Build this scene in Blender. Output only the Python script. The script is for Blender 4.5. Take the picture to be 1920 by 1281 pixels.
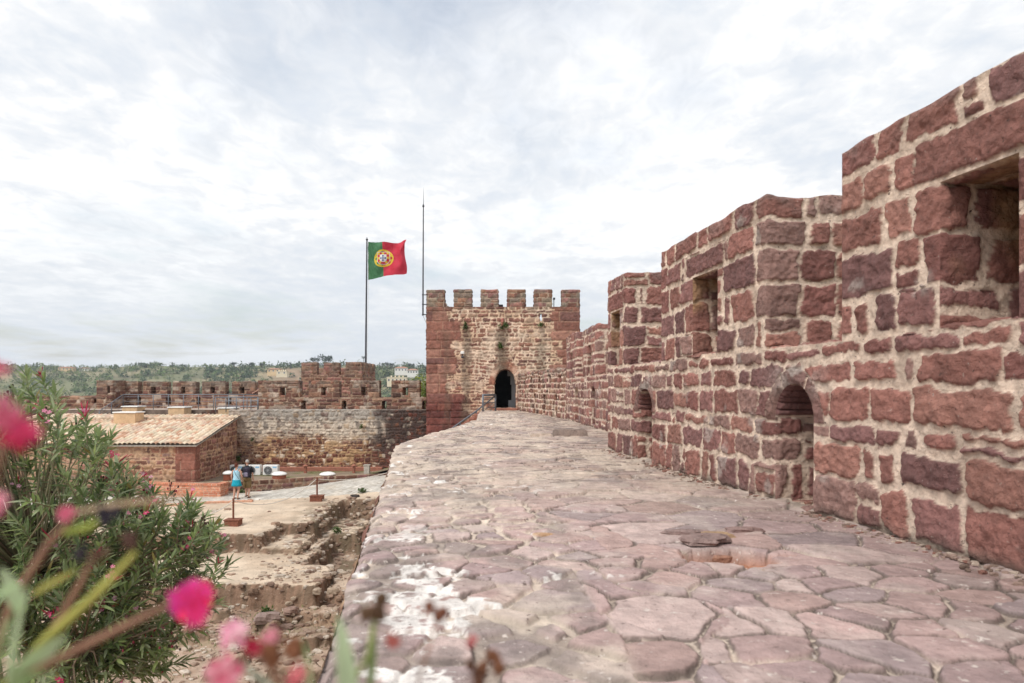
import bpy, math, random
import numpy as np
from math import radians, sin, cos, pi
from mathutils import Vector
S = bpy.context.scene
for o in list(bpy.data.objects): bpy.data.objects.remove(o)
COL = S.collection
EYE, F, CX, HY = 1.15, 1280.0, 960.0, 731.0          # eye height, focal length and horizon of the photograph

# ------------------------------------------------------------------ camera, world, sun, exposure
cd = bpy.data.cameras.new('camera'); cam = bpy.data.objects.new('camera', cd); COL.objects.link(cam)
cam.location = (0, 0, EYE); cam.rotation_euler = (pi/2, 0, 0)
cd.sensor_width = 36; cd.lens = 24; cd.shift_y = (HY-640.5)/1920; cd.clip_start = .05; cd.clip_end = 6000
cd.dof.use_dof = True; cd.dof.focus_distance = 18.0; cd.dof.aperture_fstop = 2.8
S.camera = cam
SUN_EL, SUN_AZ = radians(52), radians(220)          # behind the camera, to its left
W = bpy.data.worlds.new('World'); S.world = W; W.use_nodes = True
def build_world():
    nt = W.node_tree; nt.nodes.clear(); n = nt.nodes.new; L = nt.links.new
    def M(op, a, b=None, clamp=False):
        m = n('ShaderNodeMath'); m.operation = op; m.use_clamp = clamp
        for i, v in enumerate((a, b)):
            if v is None: continue
            if isinstance(v, (int, float)): m.inputs[i].default_value = v
            else: L(v, m.inputs[i])
        return m.outputs[0]
    sky = n('ShaderNodeTexSky'); sky.sky_type = 'NISHITA'; sky.sun_disc = False
    sky.sun_elevation = SUN_EL; sky.sun_rotation = SUN_AZ; sky.air_density = 1.3; sky.dust_density = 2.5
    tc = n('ShaderNodeTexCoord'); sp = n('ShaderNodeSeparateXYZ'); L(tc.outputs['Generated'], sp.inputs[0])
    zz = M('ADD', M('MAXIMUM', sp.outputs[2], 0.0), .10)
    cb = n('ShaderNodeCombineXYZ'); L(M('DIVIDE', sp.outputs[0], zz), cb.inputs[0]); L(M('DIVIDE', sp.outputs[1], zz), cb.inputs[1])
    def noise(scale, det, rough, dist, rot, sx, sy, off=0):
        mp = n('ShaderNodeMapping'); mp.inputs['Rotation'].default_value = (0, 0, rot); mp.inputs['Scale'].default_value = (sx, sy, 1)
        mp.inputs['Location'].default_value = (off, off*.7, off*.3)
        L(cb.outputs[0], mp.inputs[0])
        t = n('ShaderNodeTexNoise'); t.inputs['Scale'].default_value = scale; t.inputs['Detail'].default_value = det
        t.inputs['Roughness'].default_value = rough; t.inputs['Distortion'].default_value = dist
        L(mp.outputs[0], t.inputs['Vector']); return t.outputs[0]
    def ramp(v, pts):
        r = n('ShaderNodeValToRGB'); e = r.color_ramp.elements
        while len(e) < len(pts): e.new(.5)
        for x, (p, c) in zip(e, pts): x.position = p; x.color = (*c, 1) if not isinstance(c, float) else (c, c, c, 1)
        L(v, r.inputs[0]); return r.outputs[0]
    big = noise(.5, 4, .5, .4, .5, 1, .75, 3.1); fine = noise(3.2, 10, .62, .25, .6, .85, 1.0, 7.7)
    fin2 = noise(8.5, 8, .6, .6, -.5, 1.3, .8, 2.2); mixv = M('ADD', M('ADD', M('MULTIPLY', big, .38), M('MULTIPLY', fine, .42)), M('MULTIPLY', fin2, .20))
    cloud = ramp(mixv, [(.36, (4.3, 4.65, 5.2)), (.44, (4.8, 5.05, 5.4)), (.495, (5.5, 5.6, 5.75)), (.55, (6.6, 6.6, 6.6))])
    # low band of even pale haze near the horizon
    hz = ramp(sp.outputs[2], [(.0, 1.0), (.10, .75), (.26, .0)])
    m1 = n('ShaderNodeMixRGB'); L(M('MULTIPLY', hz, .75), m1.inputs[0]); L(cloud, m1.inputs[1]); m1.inputs[2].default_value = (4.35, 4.65, 5.0, 1)
    gap = ramp(M('ADD', M('MULTIPLY', noise(.8, 5, .55, .3, 1.0, 1, .6, 1.3), .7), M('MULTIPLY', fine, .3)), [(.52, 0.0), (.64, .5)])
    m2 = n('ShaderNodeMixRGB'); L(gap, m2.inputs[0]); L(m1.outputs[0], m2.inputs[1])
    sc = n('ShaderNodeMixRGB'); sc.blend_type = 'MULTIPLY'; sc.inputs[0].default_value = 1; L(sky.outputs[0], sc.inputs[1]); sc.inputs[2].default_value = (.9, .9, .9, 1)
    L(sc.outputs[0], m2.inputs[2])
    bg = n('ShaderNodeBackground'); bg.inputs[1].default_value = .1; L(m2.outputs[0], bg.inputs[0])
    out = n('ShaderNodeOutputWorld'); L(bg.outputs[0], out.inputs[0])
build_world()
sd_ = bpy.data.lights.new('sun', 'SUN'); sd_.energy = 1.5; sd_.angle = radians(22); sd_.color = (1, .96, .9)
sun = bpy.data.objects.new('sun', sd_); COL.objects.link(sun)
sun.rotation_euler = (pi/2-SUN_EL, 0, pi-SUN_AZ)
S.view_settings.view_transform = 'Standard'; S.view_settings.look = 'None'
S.view_settings.exposure = 0.80; S.view_settings.gamma = 1; S.view_settings.use_curve_mapping = False
S.cycles.use_denoising = True; S.cycles.max_bounces = 6; S.cycles.diffuse_bounces = 4; S.cycles.transparent_max_bounces = 8
S.cycles.use_adaptive_sampling = True; S.cycles.adaptive_threshold = .015

# ------------------------------------------------------------------ numbers, noise
def pt(x, y, Y): return ((x-CX)/F*Y, Y, EYE-(y-HY)/F*Y)       # a spot of the photograph at a known distance
def PX(x, Y): return (x-CX)/F*Y
def PZ(y, Y): return EYE-(y-HY)/F*Y
def hsh(ix, iy, s=0):
    with np.errstate(over='ignore'):
        h = (ix.astype(np.int64)*374761393 + iy.astype(np.int64)*668265263 + s*974634777) & 0xffffffff
        h = ((h ^ (h >> 13))*1274126177) & 0xffffffff
        h = ((h ^ (h >> 16))*2246822519) & 0xffffffff
        h = h ^ (h >> 15)
    return (h & 0xffffff)/float(0x1000000)
def vn(x, y, s=0):
    ix, iy = np.floor(x), np.floor(y); fx, fy = x-ix, y-iy
    fx = fx*fx*fx*(fx*(fx*6-15)+10); fy = fy*fy*fy*(fy*(fy*6-15)+10)
    ix = ix.astype(np.int64); iy = iy.astype(np.int64)
    a, b, c, d = hsh(ix, iy, s), hsh(ix+1, iy, s), hsh(ix, iy+1, s), hsh(ix+1, iy+1, s)
    return ((a*(1-fx)+b*fx)*(1-fy)+(c*(1-fx)+d*fx)*fy)*2-1
def fbm(x, y, s=0, o=4, g=.5):
    r = 0; a = 1; t = 0
    for k in range(o): r = r+a*vn(x, y, s+k*17); t += a; a *= g; x = x*2.03+3.7; y = y*2.03-1.9
    return r/t
def ss(a, b, x): t = np.clip((x-a)/(b-a), 0, 1); return t*t*(3-2*t)
def lerp(a, b, t): return a+(b-a)*t
def arr(c): return np.array(c, float)

# ------------------------------------------------------------------ objects
def tag(o, label=None, cat=None, group=None, kind=None):
    if label: o['label'] = label
    if cat: o['category'] = cat
    if group: o['group'] = group
    if kind: o['kind'] = kind
    return o
def empty(name, loc=(0, 0, 0), label=None, cat=None, group=None, rz=0):
    o = bpy.data.objects.new(name, None); COL.objects.link(o); o.location = loc; o.rotation_euler = (0, 0, rz)
    return tag(o, label, cat, group)
def link(name, me, mats, parent=None):
    o = bpy.data.objects.new(name, me); COL.objects.link(o)
    for m in (mats if isinstance(mats, (list, tuple)) else [mats]): me.materials.append(m)
    if parent is not None: o.parent = parent
    return o
def mesh(name, V, Fc, mats, parent=None, col=None, smooth=True, midx=None, local=False):
    """numpy verts and an (n,3|4) array or list of faces -> ONE mesh object; verts are world unless local"""
    V = np.asarray(V, float)
    if parent is not None and not local:
        px_, p = parent, np.zeros(3)
        while px_ is not None: p += np.array(px_.location); px_ = px_.parent
        V = V-p
    me = bpy.data.meshes.new(name)
    if isinstance(Fc, np.ndarray):
        k = Fc.shape[1]; me.vertices.add(len(V)); me.vertices.foreach_set('co', V.astype(np.float32).ravel())
        me.loops.add(Fc.size); me.loops.foreach_set('vertex_index', Fc.astype(np.int32).ravel())
        me.polygons.add(len(Fc)); me.polygons.foreach_set('loop_start', np.arange(0, Fc.size, k, dtype=np.int32))
        me.update(calc_edges=True); me.validate()
    else:
        me.from_pydata(V.tolist(), [], Fc); me.update()
    if col is not None:
        a = me.attributes.new('Col', 'FLOAT_COLOR', 'POINT')
        c = np.ones((len(V), 4), np.float32); c[:, :3] = col; a.data.foreach_set('color', c.ravel())
    if smooth: me.polygons.foreach_set('use_smooth', np.ones(len(me.polygons), bool))
    if midx is not None: me.polygons.foreach_set('material_index', np.asarray(midx, np.int32))
    return link(name, me, mats, parent)
class MB:
    """collects boxes, tubes, lathes and loose faces for one mesh"""
    def __init__(s): s.V = []; s.F = []; s.C = []
    def add(s, V, Fs, c=None):
        b = len(s.V); s.V += [tuple(v) for v in V]; s.F += [tuple(b+i for i in f) for f in Fs]
        if c is not None: s.C += [c]*len(V)
        return s
    def box(s, x0, x1, y0, y1, z0, z1, bev=0, c=None, rz=0, org=None):
        b = min(bev, (x1-x0)/2.01, (y1-y0)/2.01, (z1-z0)/2.01)
        if b <= 0:
            V = [(x0, y0, z0), (x1, y0, z0), (x1, y1, z0), (x0, y1, z0), (x0, y0, z1), (x1, y0, z1), (x1, y1, z1), (x0, y1, z1)]
            Fs = [(0, 3, 2, 1), (4, 5, 6, 7), (0, 1, 5, 4), (1, 2, 6, 5), (2, 3, 7, 6), (3, 0, 4, 7)]
        else:
            V = []; Fs = []
            lv = [(z0, b), (z0+b, 0), (z1-b, 0), (z1, b)]
            for z, i in lv:
                for (x, y, dx, dy) in ((x0, y0, 1, 1), (x1, y0, -1, 1), (x1, y1, -1, -1), (x0, y1, 1, -1)):
                    V += [(x+dx*i, y+dy*(b if not i else b*1.4), z), (x+dx*(b if not i else b*1.4), y+dy*i, z)]
                    if (dx, dy) in ((-1, 1), (1, -1)): V[-2], V[-1] = V[-1], V[-2]
            for k in range(3):
                for i in range(8): j = (i+1) % 8; Fs.append((k*8+i, k*8+j, k*8+8+j, k*8+8+i))
            Fs += [tuple(range(7, -1, -1)), tuple(range(24, 32))]
        if rz:
            ox, oy = org or ((x0+x1)/2, (y0+y1)/2); cs, sn = cos(rz), sin(rz)
            V = [(ox+(x-ox)*cs-(y-oy)*sn, oy+(x-ox)*sn+(y-oy)*cs, z) for x, y, z in V]
        return s.add(V, Fs, c)
    def tube(s, pts, r, n=8, c=None, cap=True):
        pts = [Vector(p) for p in pts]; R = r if isinstance(r, (list, tuple)) else [r]*len(pts); V = []; Fs = []; up = None
        for i, p in enumerate(pts):
            d = (pts[min(i+1, len(pts)-1)]-pts[max(i-1, 0)]).normalized()
            if up is None: up = Vector((0, 0, 1)) if abs(d.z) < .9 else Vector((1, 0, 0))
            x = d.cross(up).normalized(); y = x.cross(d).normalized(); up = y
            for k in range(n): a = 2*pi*k/n; V.append(p+x*(R[i]*cos(a))+y*(R[i]*sin(a)))
        for i in range(len(pts)-1):
            for k in range(n): Fs.append((i*n+k, i*n+(k+1) % n, i*n+n+(k+1) % n, i*n+n+k))
        if cap: Fs += [tuple(range(n-1, -1, -1)), tuple(range((len(pts)-1)*n, len(pts)*n))]
        return s.add(V, Fs, c)
    def lathe(s, cx, cy, prof, n=20, c=None, sx=1, sy=1):
        V = []; Fs = []
        for r, z in prof:
            for k in range(n): a = 2*pi*k/n; V.append((cx+r*cos(a)*sx, cy+r*sin(a)*sy, z))
        for i in range(len(prof)-1):
            for k in range(n): Fs.append((i*n+k, i*n+(k+1) % n, i*n+n+(k+1) % n, i*n+n+k))
        Fs += [tuple(range(n-1, -1, -1)), tuple(range((len(prof)-1)*n, len(prof)*n))]
        return s.add(V, Fs, c)
    def build(s, name, mats, parent=None, smooth=False, local=False):
        return mesh(name, np.array(s.V), s.F, mats, parent, col=np.array(s.C) if s.C else None, smooth=smooth, local=local)

# ------------------------------------------------------------------ materials
def mat_surf(name, col=None, rough=.85, nscale=6, nvar=.25, bump=.3, bscale=40, bdist=.01, metal=0, speck=None, speck_s=30, speck_t=.66, trans=0, spec=.3, pits=None, bump2=0, b2scale=16, b2dist=.02):
    """procedural surface: base colour (or the mesh's own Col) x noise, optional lichen specks, bump"""
    m = bpy.data.materials.new(name); m.use_nodes = True; nt = m.node_tree; nt.nodes.clear(); n = nt.nodes.new; L = nt.links.new
    out = n('ShaderNodeOutputMaterial'); b = n('ShaderNodeBsdfPrincipled'); b.inputs['Roughness'].default_value = rough; b.inputs['Metallic'].default_value = metal
    b.inputs['Specular IOR Level'].default_value = spec
    tc = n('ShaderNodeTexCoord')
    if col is None:
        a = n('ShaderNodeVertexColor'); a.layer_name = 'Col'; c = a.outputs[0]
    else:
        a = n('ShaderNodeRGB'); a.outputs[0].default_value = (*col, 1); c = a.outputs[0]
    def noise(sc, det=6):
        t = n('ShaderNodeTexNoise'); t.inputs['Scale'].default_value = sc; t.inputs['Detail'].default_value = det; t.inputs['Roughness'].default_value = .62
        L(tc.outputs['Object'], t.inputs['Vector']); return t.outputs[0]
    if nvar:
        mr = n('ShaderNodeMapRange'); mr.inputs[1].default_value = .3; mr.inputs[2].default_value = .7; mr.inputs[3].default_value = 1-nvar; mr.inputs[4].default_value = 1+nvar
        L(noise(nscale), mr.inputs[0])
        mx = n('ShaderNodeMixRGB'); mx.blend_type = 'MULTIPLY'; mx.inputs[0].default_value = 1; L(c, mx.inputs[1]); L(mr.outputs[0], mx.inputs[2]); c = mx.outputs[0]
    if speck:
        r = n('ShaderNodeValToRGB'); r.color_ramp.elements[0].position = speck_t; r.color_ramp.elements[1].position = speck_t+.07
        L(noise(speck_s, 5), r.inputs[0])
        mx = n('ShaderNodeMixRGB'); L(r.outputs[0], mx.inputs[0]); L(c, mx.inputs[1]); mx.inputs[2].default_value = (*speck, 1); c = mx.outputs[0]
    if pits:
        r = n('ShaderNodeValToRGB'); r.color_ramp.elements[0].position = .63; r.color_ramp.elements[1].position = .70
        L(noise(pits[1], 7), r.inputs[0])
        mx = n('ShaderNodeMixRGB'); L(r.outputs[0], mx.inputs[0]); L(c, mx.inputs[1]); mx.inputs[2].default_value = (*pits[0], 1); c = mx.outputs[0]
    L(c, b.inputs['Base Color'])
    if bump:
        bp = n('ShaderNodeBump'); bp.inputs['Strength'].default_value = bump; bp.inputs['Distance'].default_value = bdist
        L(noise(bscale, 8), bp.inputs['Height'])
        if bump2:
            b2 = n('ShaderNodeBump'); b2.inputs['Strength'].default_value = bump2; b2.inputs['Distance'].default_value = b2dist
            v = n('ShaderNodeTexVoronoi'); v.inputs['Scale'].default_value = b2scale; L(tc.outputs['Object'], v.inputs['Vector'])
            ad = n('ShaderNodeMath'); ad.operation = 'MULTIPLY_ADD'; L(noise(b2scale*.8, 5), ad.inputs[0]); ad.inputs[1].default_value = 1.4; L(v.outputs['Distance'], ad.inputs[2])
            L(ad.outputs[0], b2.inputs['Height']); L(b2.outputs[0], bp.inputs['Normal'])
        L(bp.outputs[0], b.inputs['Normal'])
    sh = b.outputs[0]
    if trans:
        t = n('ShaderNodeBsdfTranslucent'); L(c, t.inputs[0]); mxs = n('ShaderNodeMixShader'); mxs.inputs[0].default_value = trans
        L(sh, mxs.inputs[1]); L(t.outputs[0], mxs.inputs[2]); sh = mxs.outputs[0]
    L(sh, out.inputs[0]); return m
M_ = {}
M_['near_stone'] = mat_surf('near_stone', nscale=9, nvar=.30, bump=1.0, bscale=70, bdist=.018, speck=(.44, .36, .32), speck_s=30, speck_t=.655, pits=((.075, .045, .04), 24), bump2=.7, b2scale=20, b2dist=.022)
M_['far_stone'] = mat_surf('far_stone', nscale=5, nvar=.35, bump=.5, bscale=14, bdist=.04, speck=(.46, .40, .33), speck_s=9, speck_t=.69)
M_['paving'] = mat_surf('paving', nscale=7, nvar=.24, bump=.8, bscale=50, bdist=.014, speck=(.62, .54, .49), speck_s=15, speck_t=.62, pits=((.17, .125, .11), 19), bump2=.5, b2scale=16, b2dist=.02)
M_['earth'] = mat_surf('earth', nscale=1.2, nvar=.22, bump=.9, bscale=11, bdist=.07, speck=(.62, .55, .47), speck_s=9, speck_t=.66, pits=((.17, .11, .075), 5))
M_['tile'] = mat_surf('tile', nscale=6, nvar=.2, bump=.3, bscale=25, bdist=.01)
M_['leaf'] = mat_surf('leaf', nscale=30, nvar=.12, bump=0, rough=.42, trans=.45, spec=.5)
M_['petal'] = mat_surf('petal', nscale=40, nvar=.1, bump=0, rough=.6, trans=.35)
M_['bark'] = mat_surf('bark', nscale=14, nvar=.3, bump=.5, bscale=60, bdist=.004)
M_['steel'] = mat_surf('steel', (.17, .185, .21), rough=.5, metal=.4, nscale=8, nvar=.12, bump=0)
M_['dark_steel'] = mat_surf('dark_steel', (.075, .075, .085), rough=.5, metal=.4, nscale=8, nvar=.15, bump=0)
M_['white'] = mat_surf('white', (.78, .78, .76), rough=.5, nscale=5, nvar=.06, bump=0)
M_['grille'] = mat_surf('grille', (.25, .26, .27), rough=.6, nscale=12, nvar=.2, bump=0)
M_['rust'] = mat_surf('rust', (.20, .075, .045), rough=.8, nscale=12, nvar=.3, bump=.3, bscale=60)
M_['terracotta'] = mat_surf('terracotta', (.30, .125, .085), rough=.8, nscale=5, nvar=.2, bump=.2, bscale=40)
M_['ochre'] = mat_surf('ochre', (.62, .43, .26), rough=.9, nscale=4, nvar=.18, bump=.2, bscale=40)
M_['concrete'] = mat_surf('concrete', (.42, .39, .34), nscale=5, nvar=.25, bump=.4, bscale=40)
M_['rope'] = mat_surf('rope', (.62, .58, .52), nscale=30, nvar=.2, bump=0)
M_['skin'] = mat_surf('skin', (.52, .30, .22), rough=.6, nscale=8, nvar=.06, bump=0)
M_['flagcloth'] = mat_surf('flagcloth', rough=.7, nscale=8, nvar=.06, bump=0, trans=.3)
M_['scrub'] = mat_surf('scrub', nscale=.2, nvar=.2, bump=0, trans=.2)
M_['hill'] = mat_surf('hill', nscale=.03, nvar=.35, bump=0)
M_['dark_room'] = mat_surf('dark_room', (.055, .05, .05), nscale=3, nvar=.3, bump=.2)
M_['grey_panel'] = mat_surf('grey_panel', (.55, .55, .56), nscale=3, nvar=.1, bump=0)
def cloth(name, c): M_[name] = mat_surf(name, c, rough=.9, nscale=20, nvar=.12, bump=.15, bscale=120); return M_[name]
# ------------------------------------------------------------------ masonry: stones laid in courses, each face a relief of real stones
RED = arr([(.30, .138, .113), (.255, .125, .112), (.33, .163, .128), (.21, .107, .099), (.285, .170, .145), (.31, .144, .116), (.235, .105, .090)])
BROWN = arr([(.21, .10, .068), (.155, .07, .052), (.25, .135, .09), (.12, .065, .05), (.29, .17, .115), (.18, .085, .06)])
RUBBLE = arr([(.24, .115, .075), (.30, .15, .09), (.19, .085, .06), (.36, .22, .13), (.42, .27, .17), (.16, .08, .06)])
MORTAR = arr((.74, .585, .47)); OCHRE_M = arr((.52, .35, .22))
class Masonry:
    def __init__(s, vb, u0, u1, wmin, wmax, seed, mort=.022, warp=.018, wsc=3.5, wav=.02, split=.12, rnd=.045, custom=(), arches=(), tilt=.0, corners=()):
        s.vb = arr(vb); s.seed = seed; s.mort = mort; s.warp = warp; s.wsc = wsc; s.wav = wav; s.split = split; s.r = rnd; s.custom = custom; s.arches = arches; s.tilt = tilt
        rg = random.Random(seed); s.J = []
        for k in range(len(vb)-1):
            hgt = vb[k+1]-vb[k]; u = u0-rg.uniform(0, wmax); j = [u]
            while u < u1: u += rg.uniform(wmin, wmax)*(1 if rg.random() > .16 else .5); j.append(u)
            for c in corners:                                # no joint falls on a corner: it is moved off it
                g = rg.uniform(.13, .26); j = [x if abs(x-c) > g else (c+g if x > c else c-g) for x in j]
            j = sorted(j); s.J.append(arr([x for i, x in enumerate(j) if i == 0 or x-j[i-1] > .11]))
    def eval(s, u, v):
        w = s.warp
        uw = u+w*fbm(u*s.wsc*1.7, v*s.wsc*1.7, s.seed, 3)+w*.35*vn(u*s.wsc*7, v*s.wsc*7, s.seed+4)
        vw = v+w*fbm(u*s.wsc*1.7+31, v*s.wsc*1.7, s.seed+9, 3)+s.wav*vn(u*.9, v*.7, s.seed+5)+w*.35*vn(u*s.wsc*7, v*s.wsc*7, s.seed+6)
        k = np.clip(np.searchsorted(s.vb, vw)-1, 0, len(s.vb)-2)
        uL = np.zeros_like(u); uR = uL.copy(); vB = s.vb[k].copy(); vT = s.vb[k+1].copy(); j = np.zeros(len(u), np.int64)
        for c in range(len(s.vb)-1):
            q = k == c
            if not q.any(): continue
            J = s.J[c]; vc = (vw[q]-(s.vb[c]+s.vb[c+1])/2); uu = uw[q]
            jj = np.clip(np.searchsorted(J, uu)-1, 0, len(J)-2); sl = (hsh(jj, np.full_like(jj, c), s.seed+77)-.5)*s.tilt
            j[q] = jj; uL[q] = J[jj]; uR[q] = J[jj+1]
            if s.tilt: uw[q] = uu+vc*sl
        sid = hsh(j, k, s.seed+1)
        half = np.zeros(len(u), np.int64)
        q = (sid < s.split) & (vT-vB > .17)                  # some places hold two thin stones, one on the other
        mid = vB+(vT-vB)*(.35+.3*hsh(j, k, s.seed+2)); up = q & (vw > mid); dn = q & ~up
        vB = np.where(up, mid, vB); vT = np.where(dn, mid, vT); half[up] = 1; half[dn] = 2
        key = j*7+half
        for i, (a, b, c, d) in enumerate(s.custom):          # stones laid just here: lintels, quoins
            q = (u > a) & (u < b) & (v > c) & (v < d)
            uL[q] = a; uR[q] = b; vB[q] = c; vT[q] = d; key[q] = 90000+i; uw[q] = lerp(u[q], uw[q], .5); vw[q] = lerp(v[q], vw[q], .5)
        r0, r1, r2, r3 = (hsh(key, k, s.seed+10+i) for i in range(4))
        m = s.mort*(.15+1.7*r3)
        a = np.maximum((uR-uL)/2-m, .01); b = np.maximum((vT-vB)/2-s.mort*(.25+1.5*hsh(key, k, s.seed+15)), .01); r = np.minimum(np.minimum(a, b)*.8, s.r*(.5+r2))
        qx = np.abs(uw-(uL+uR)/2)-a+r; qy = np.abs(vw-(vB+vT)/2)-b+r
        sd = np.hypot(np.maximum(qx, 0), np.maximum(qy, 0))+np.minimum(np.maximum(qx, qy), 0)-r
        sd = sd+s.warp*(.40*fbm(u*11, v*11, s.seed+21, 3)+.18*vn(u*31, v*31, s.seed+22)); s.loc = (uw-(uL+uR)/2, vw-(vB+vT)/2)
        dark = np.zeros(len(u))
        for (uc, ha, vs, bb, ring, nst) in s.arches:         # voussoirs round an arch
            x = (u-uc)/ha; y = (v-vs)/bb; rr = np.hypot(x, np.maximum(y, 0)); d = (rr-1)*(ha+bb)/2
            q = (d > -.05) & (d < ring+.0) & (v > vs-.02)
            an = np.arctan2(np.maximum(y, 0), x)/pi*nst; kk = np.floor(an); ad = (.5-np.abs(an-kk-.5))*pi/nst*(ha+ring*.5)
            dd = -np.minimum(np.minimum(d+.03, ring-d), np.minimum(ad, v-vs+.02))+.006
            sd[q] = dd[q]; r0[q] = hsh(kk[q].astype(np.int64), kk[q].astype(np.int64)+int(uc*100), s.seed+3); dark[q] = 1
        return sd, r0, r1, r2, r3, dark
def stone_colour(pal, mortar, var=.2):
    def f(u, v, ev, seed):
        sd, r0, r1, r2, r3, dark = ev
        i = np.minimum((r0*len(pal)).astype(int), len(pal)-1); c = pal[i]*(1+var*(r1[:, None]*2-1))
        c = c*(1+.16*fbm(u*5, v*5, seed+50, 3)[:, None])
        c = lerp(c, arr((.20, .125, .108)), (dark*.7)[:, None])
        mo = mortar*(1+.22*fbm(u*6, v*6, seed+60, 5)[:, None]); mo = lerp(mo, mortar*arr((.60, .56, .54)), (ss(.05, .45, fbm(u*1.9, v*1.9, seed+61, 5))*.5)[:, None])
        return c, mo
    return f
def panel(P, A, B, nrm, muv, mas, colf, relief=.02, edge=.03, rough=.010, rsc=9, taper=(0, 0, 0, 0), hole=None, post=None, seed=0, tw=.035):
    """one face: A x B grid laid on P(a,b), stones raised along nrm, hole(a,b)->signed distance (<0 inside) and snapping"""
    A = arr(A); B = arr(B); a, b = np.meshgrid(A, B, indexing='ij'); na, nb = a.shape; a = a.ravel(); b = b.ravel()
    idx = np.arange(na*nb).reshape(na, nb)
    Q = np.stack([idx[:-1, :-1], idx[1:, :-1], idx[1:, 1:], idx[:-1, 1:]], -1).reshape(-1, 4)
    hd = None
    if hole:
        keep = np.ones(len(Q), bool); hd = np.full(len(a), 9.)
        ca, cb = a[Q].mean(1), b[Q].mean(1)
        for h in hole: keep &= h.sd(ca, cb) > 0
        used = np.zeros(len(a), bool); used[Q[keep]] = True; gone = np.zeros(len(a), bool); gone[Q[~keep]] = True
        q = used & gone
        for h in hole:
            da = abs(A[1]-A[0])*1.6; n_ = q & (np.abs(h.sd(a, b)) < da); a[n_], b[n_] = h.snap(a[n_], b[n_])
        for h in hole: hd = np.minimum(hd, np.abs(h.sd(a, b)))
        Q = Q[keep]
    mu, mv = muv(a, b); ev = mas.eval(mu, mv); sd, r0, r1, r2, r3, dark = ev
    st = ss(.0, edge, -sd); on = ss(-.004, .006, -sd)
    rg = fbm(mu*rsc, mv*rsc*1.25, seed+30, 5, .68); cz = np.where(r0 > .5, 1., -1.); rd = 1-np.abs(fbm(mu*rsc*1.9+cz*mv*rsc*.9, (mv*rsc*1.9-cz*mu*rsc*.9)*.45, seed+35, 2))*1.4
    lo = getattr(mas, 'loc', None); tl_ = 0 if lo is None else np.clip(lo[0], -.4, .4)*(r1-.5)*relief*3.2+np.clip(lo[1], -.3, .3)*(r0-.5)*relief*4.5
    h = relief*(.40+.9*r2)*st+on*(rough*rg*1.5+rough*.8*(rd-.6)+tl_)+(1-on)*(.006*fbm(mu*14, mv*14, seed+40, 3)-.004)
    h *= 1+.35*dark*0
    tl, tr, tb, tt = taper; k = np.ones(len(a))
    if tl: k *= ss(0, tw, a-A[0])
    if tr: k *= ss(0, tw, A[-1]-a)
    if tb: k *= ss(0, tw, b-B[0])
    if tt: k *= ss(0, tw, B[-1]-b)
    if hd is not None: k *= ss(0, tw, hd)
    N = nrm(a, b) if callable(nrm) else np.tile(arr(nrm), (len(a), 1))
    V = P(a, b)+N*(h*k)[:, None]
    c, mo = colf(mu, mv, ev, seed); C = lerp(mo, c, on[:, None])
    if post is not None: C = post(mu, mv, C, on, ev)
    # keep the faces turned outwards
    f = Q[len(Q)//2]; g = np.cross(V[f[1]]-V[f[0]], V[f[2]]-V[f[0]])
    if np.dot(g, N[f[0]]) < 0: Q = Q[:, ::-1]
    return V, Q, np.clip(C, .01, .95)
def join(ps):
    V = []; Q = []; C = []; n = 0
    for v, q, c in ps: V.append(v); Q.append(q+n); C.append(c); n += len(v)
    return np.concatenate(V), np.concatenate(Q), np.concatenate(C)
def wall_mesh(name, ps, mat, parent=None):
    V, Q, C = join(ps)
    used = np.zeros(len(V), bool); used[Q] = True; m = np.cumsum(used)-1
    return mesh(name, V[used], m[Q], mat, parent, col=C[used])
class Hole:
    """opening: a rectangle, or with rise b>0 a round-headed arch springing at v1"""
    def __init__(s, u0, u1, v0, v1, b=0, depth=.6, back=None): s.u0, s.u1, s.v0, s.v1, s.b, s.depth, s.back = u0, u1, v0, v1, b, depth, back; s.c = (u0+u1)/2; s.a = (u1-u0)/2
    def sd(s, u, v):
        r = np.maximum(np.maximum(s.u0-u, u-s.u1), np.maximum(s.v0-v, v-s.v1))
        if s.b: 
            e = (np.hypot((u-s.c)/s.a, np.maximum(v-s.v1, 0)/s.b)-1)*min(s.a, s.b); e = np.where(v < s.v1-.001, 9, e); r = np.minimum(r, e)
        return r
    def snap(s, u, v):
        if s.b:
            th = np.arctan2((v-s.v1)/s.b, (u-s.c)/s.a); ar = v > s.v1
            return (np.where(ar, s.c+s.a*np.cos(th), np.where(u > s.c, s.u1, s.u0)), np.where(ar, s.v1+s.b*np.sin(th), np.where(np.abs(v-s.v0) < np.minimum(np.abs(u-s.u0), np.abs(u-s.u1)), s.v0, v)))
        d = np.stack([np.abs(u-s.u0), np.abs(u-s.u1), np.abs(v-s.v0), np.abs(v-s.v1)]); k = d.argmin(0)
        return np.where(k == 0, s.u0, np.where(k == 1, s.u1, u)), np.where(k == 2, s.v0, np.where(k == 3, s.v1, v))
    def contour(s, n=14):
        p = [(s.u0, s.v0), (s.u0, s.v1)]
        if s.b: p += [(s.c-s.a*cos(t), s.v1+s.b*sin(t)) for t in np.linspace(0, pi, n)[1:-1]]
        return p+[(s.u1, s.v1), (s.u1, s.v0), (s.u0, s.v0)]
def cuts(a, b, d, extra=()):
    pts = sorted({a, b, *[e for e in extra if a < e < b]}); r = []
    for p, q in zip(pts[:-1], pts[1:]): r += list(np.linspace(p, q, max(2, int(math.ceil((q-p)/d))+1)))[:-1]
    return r+[b]
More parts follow.
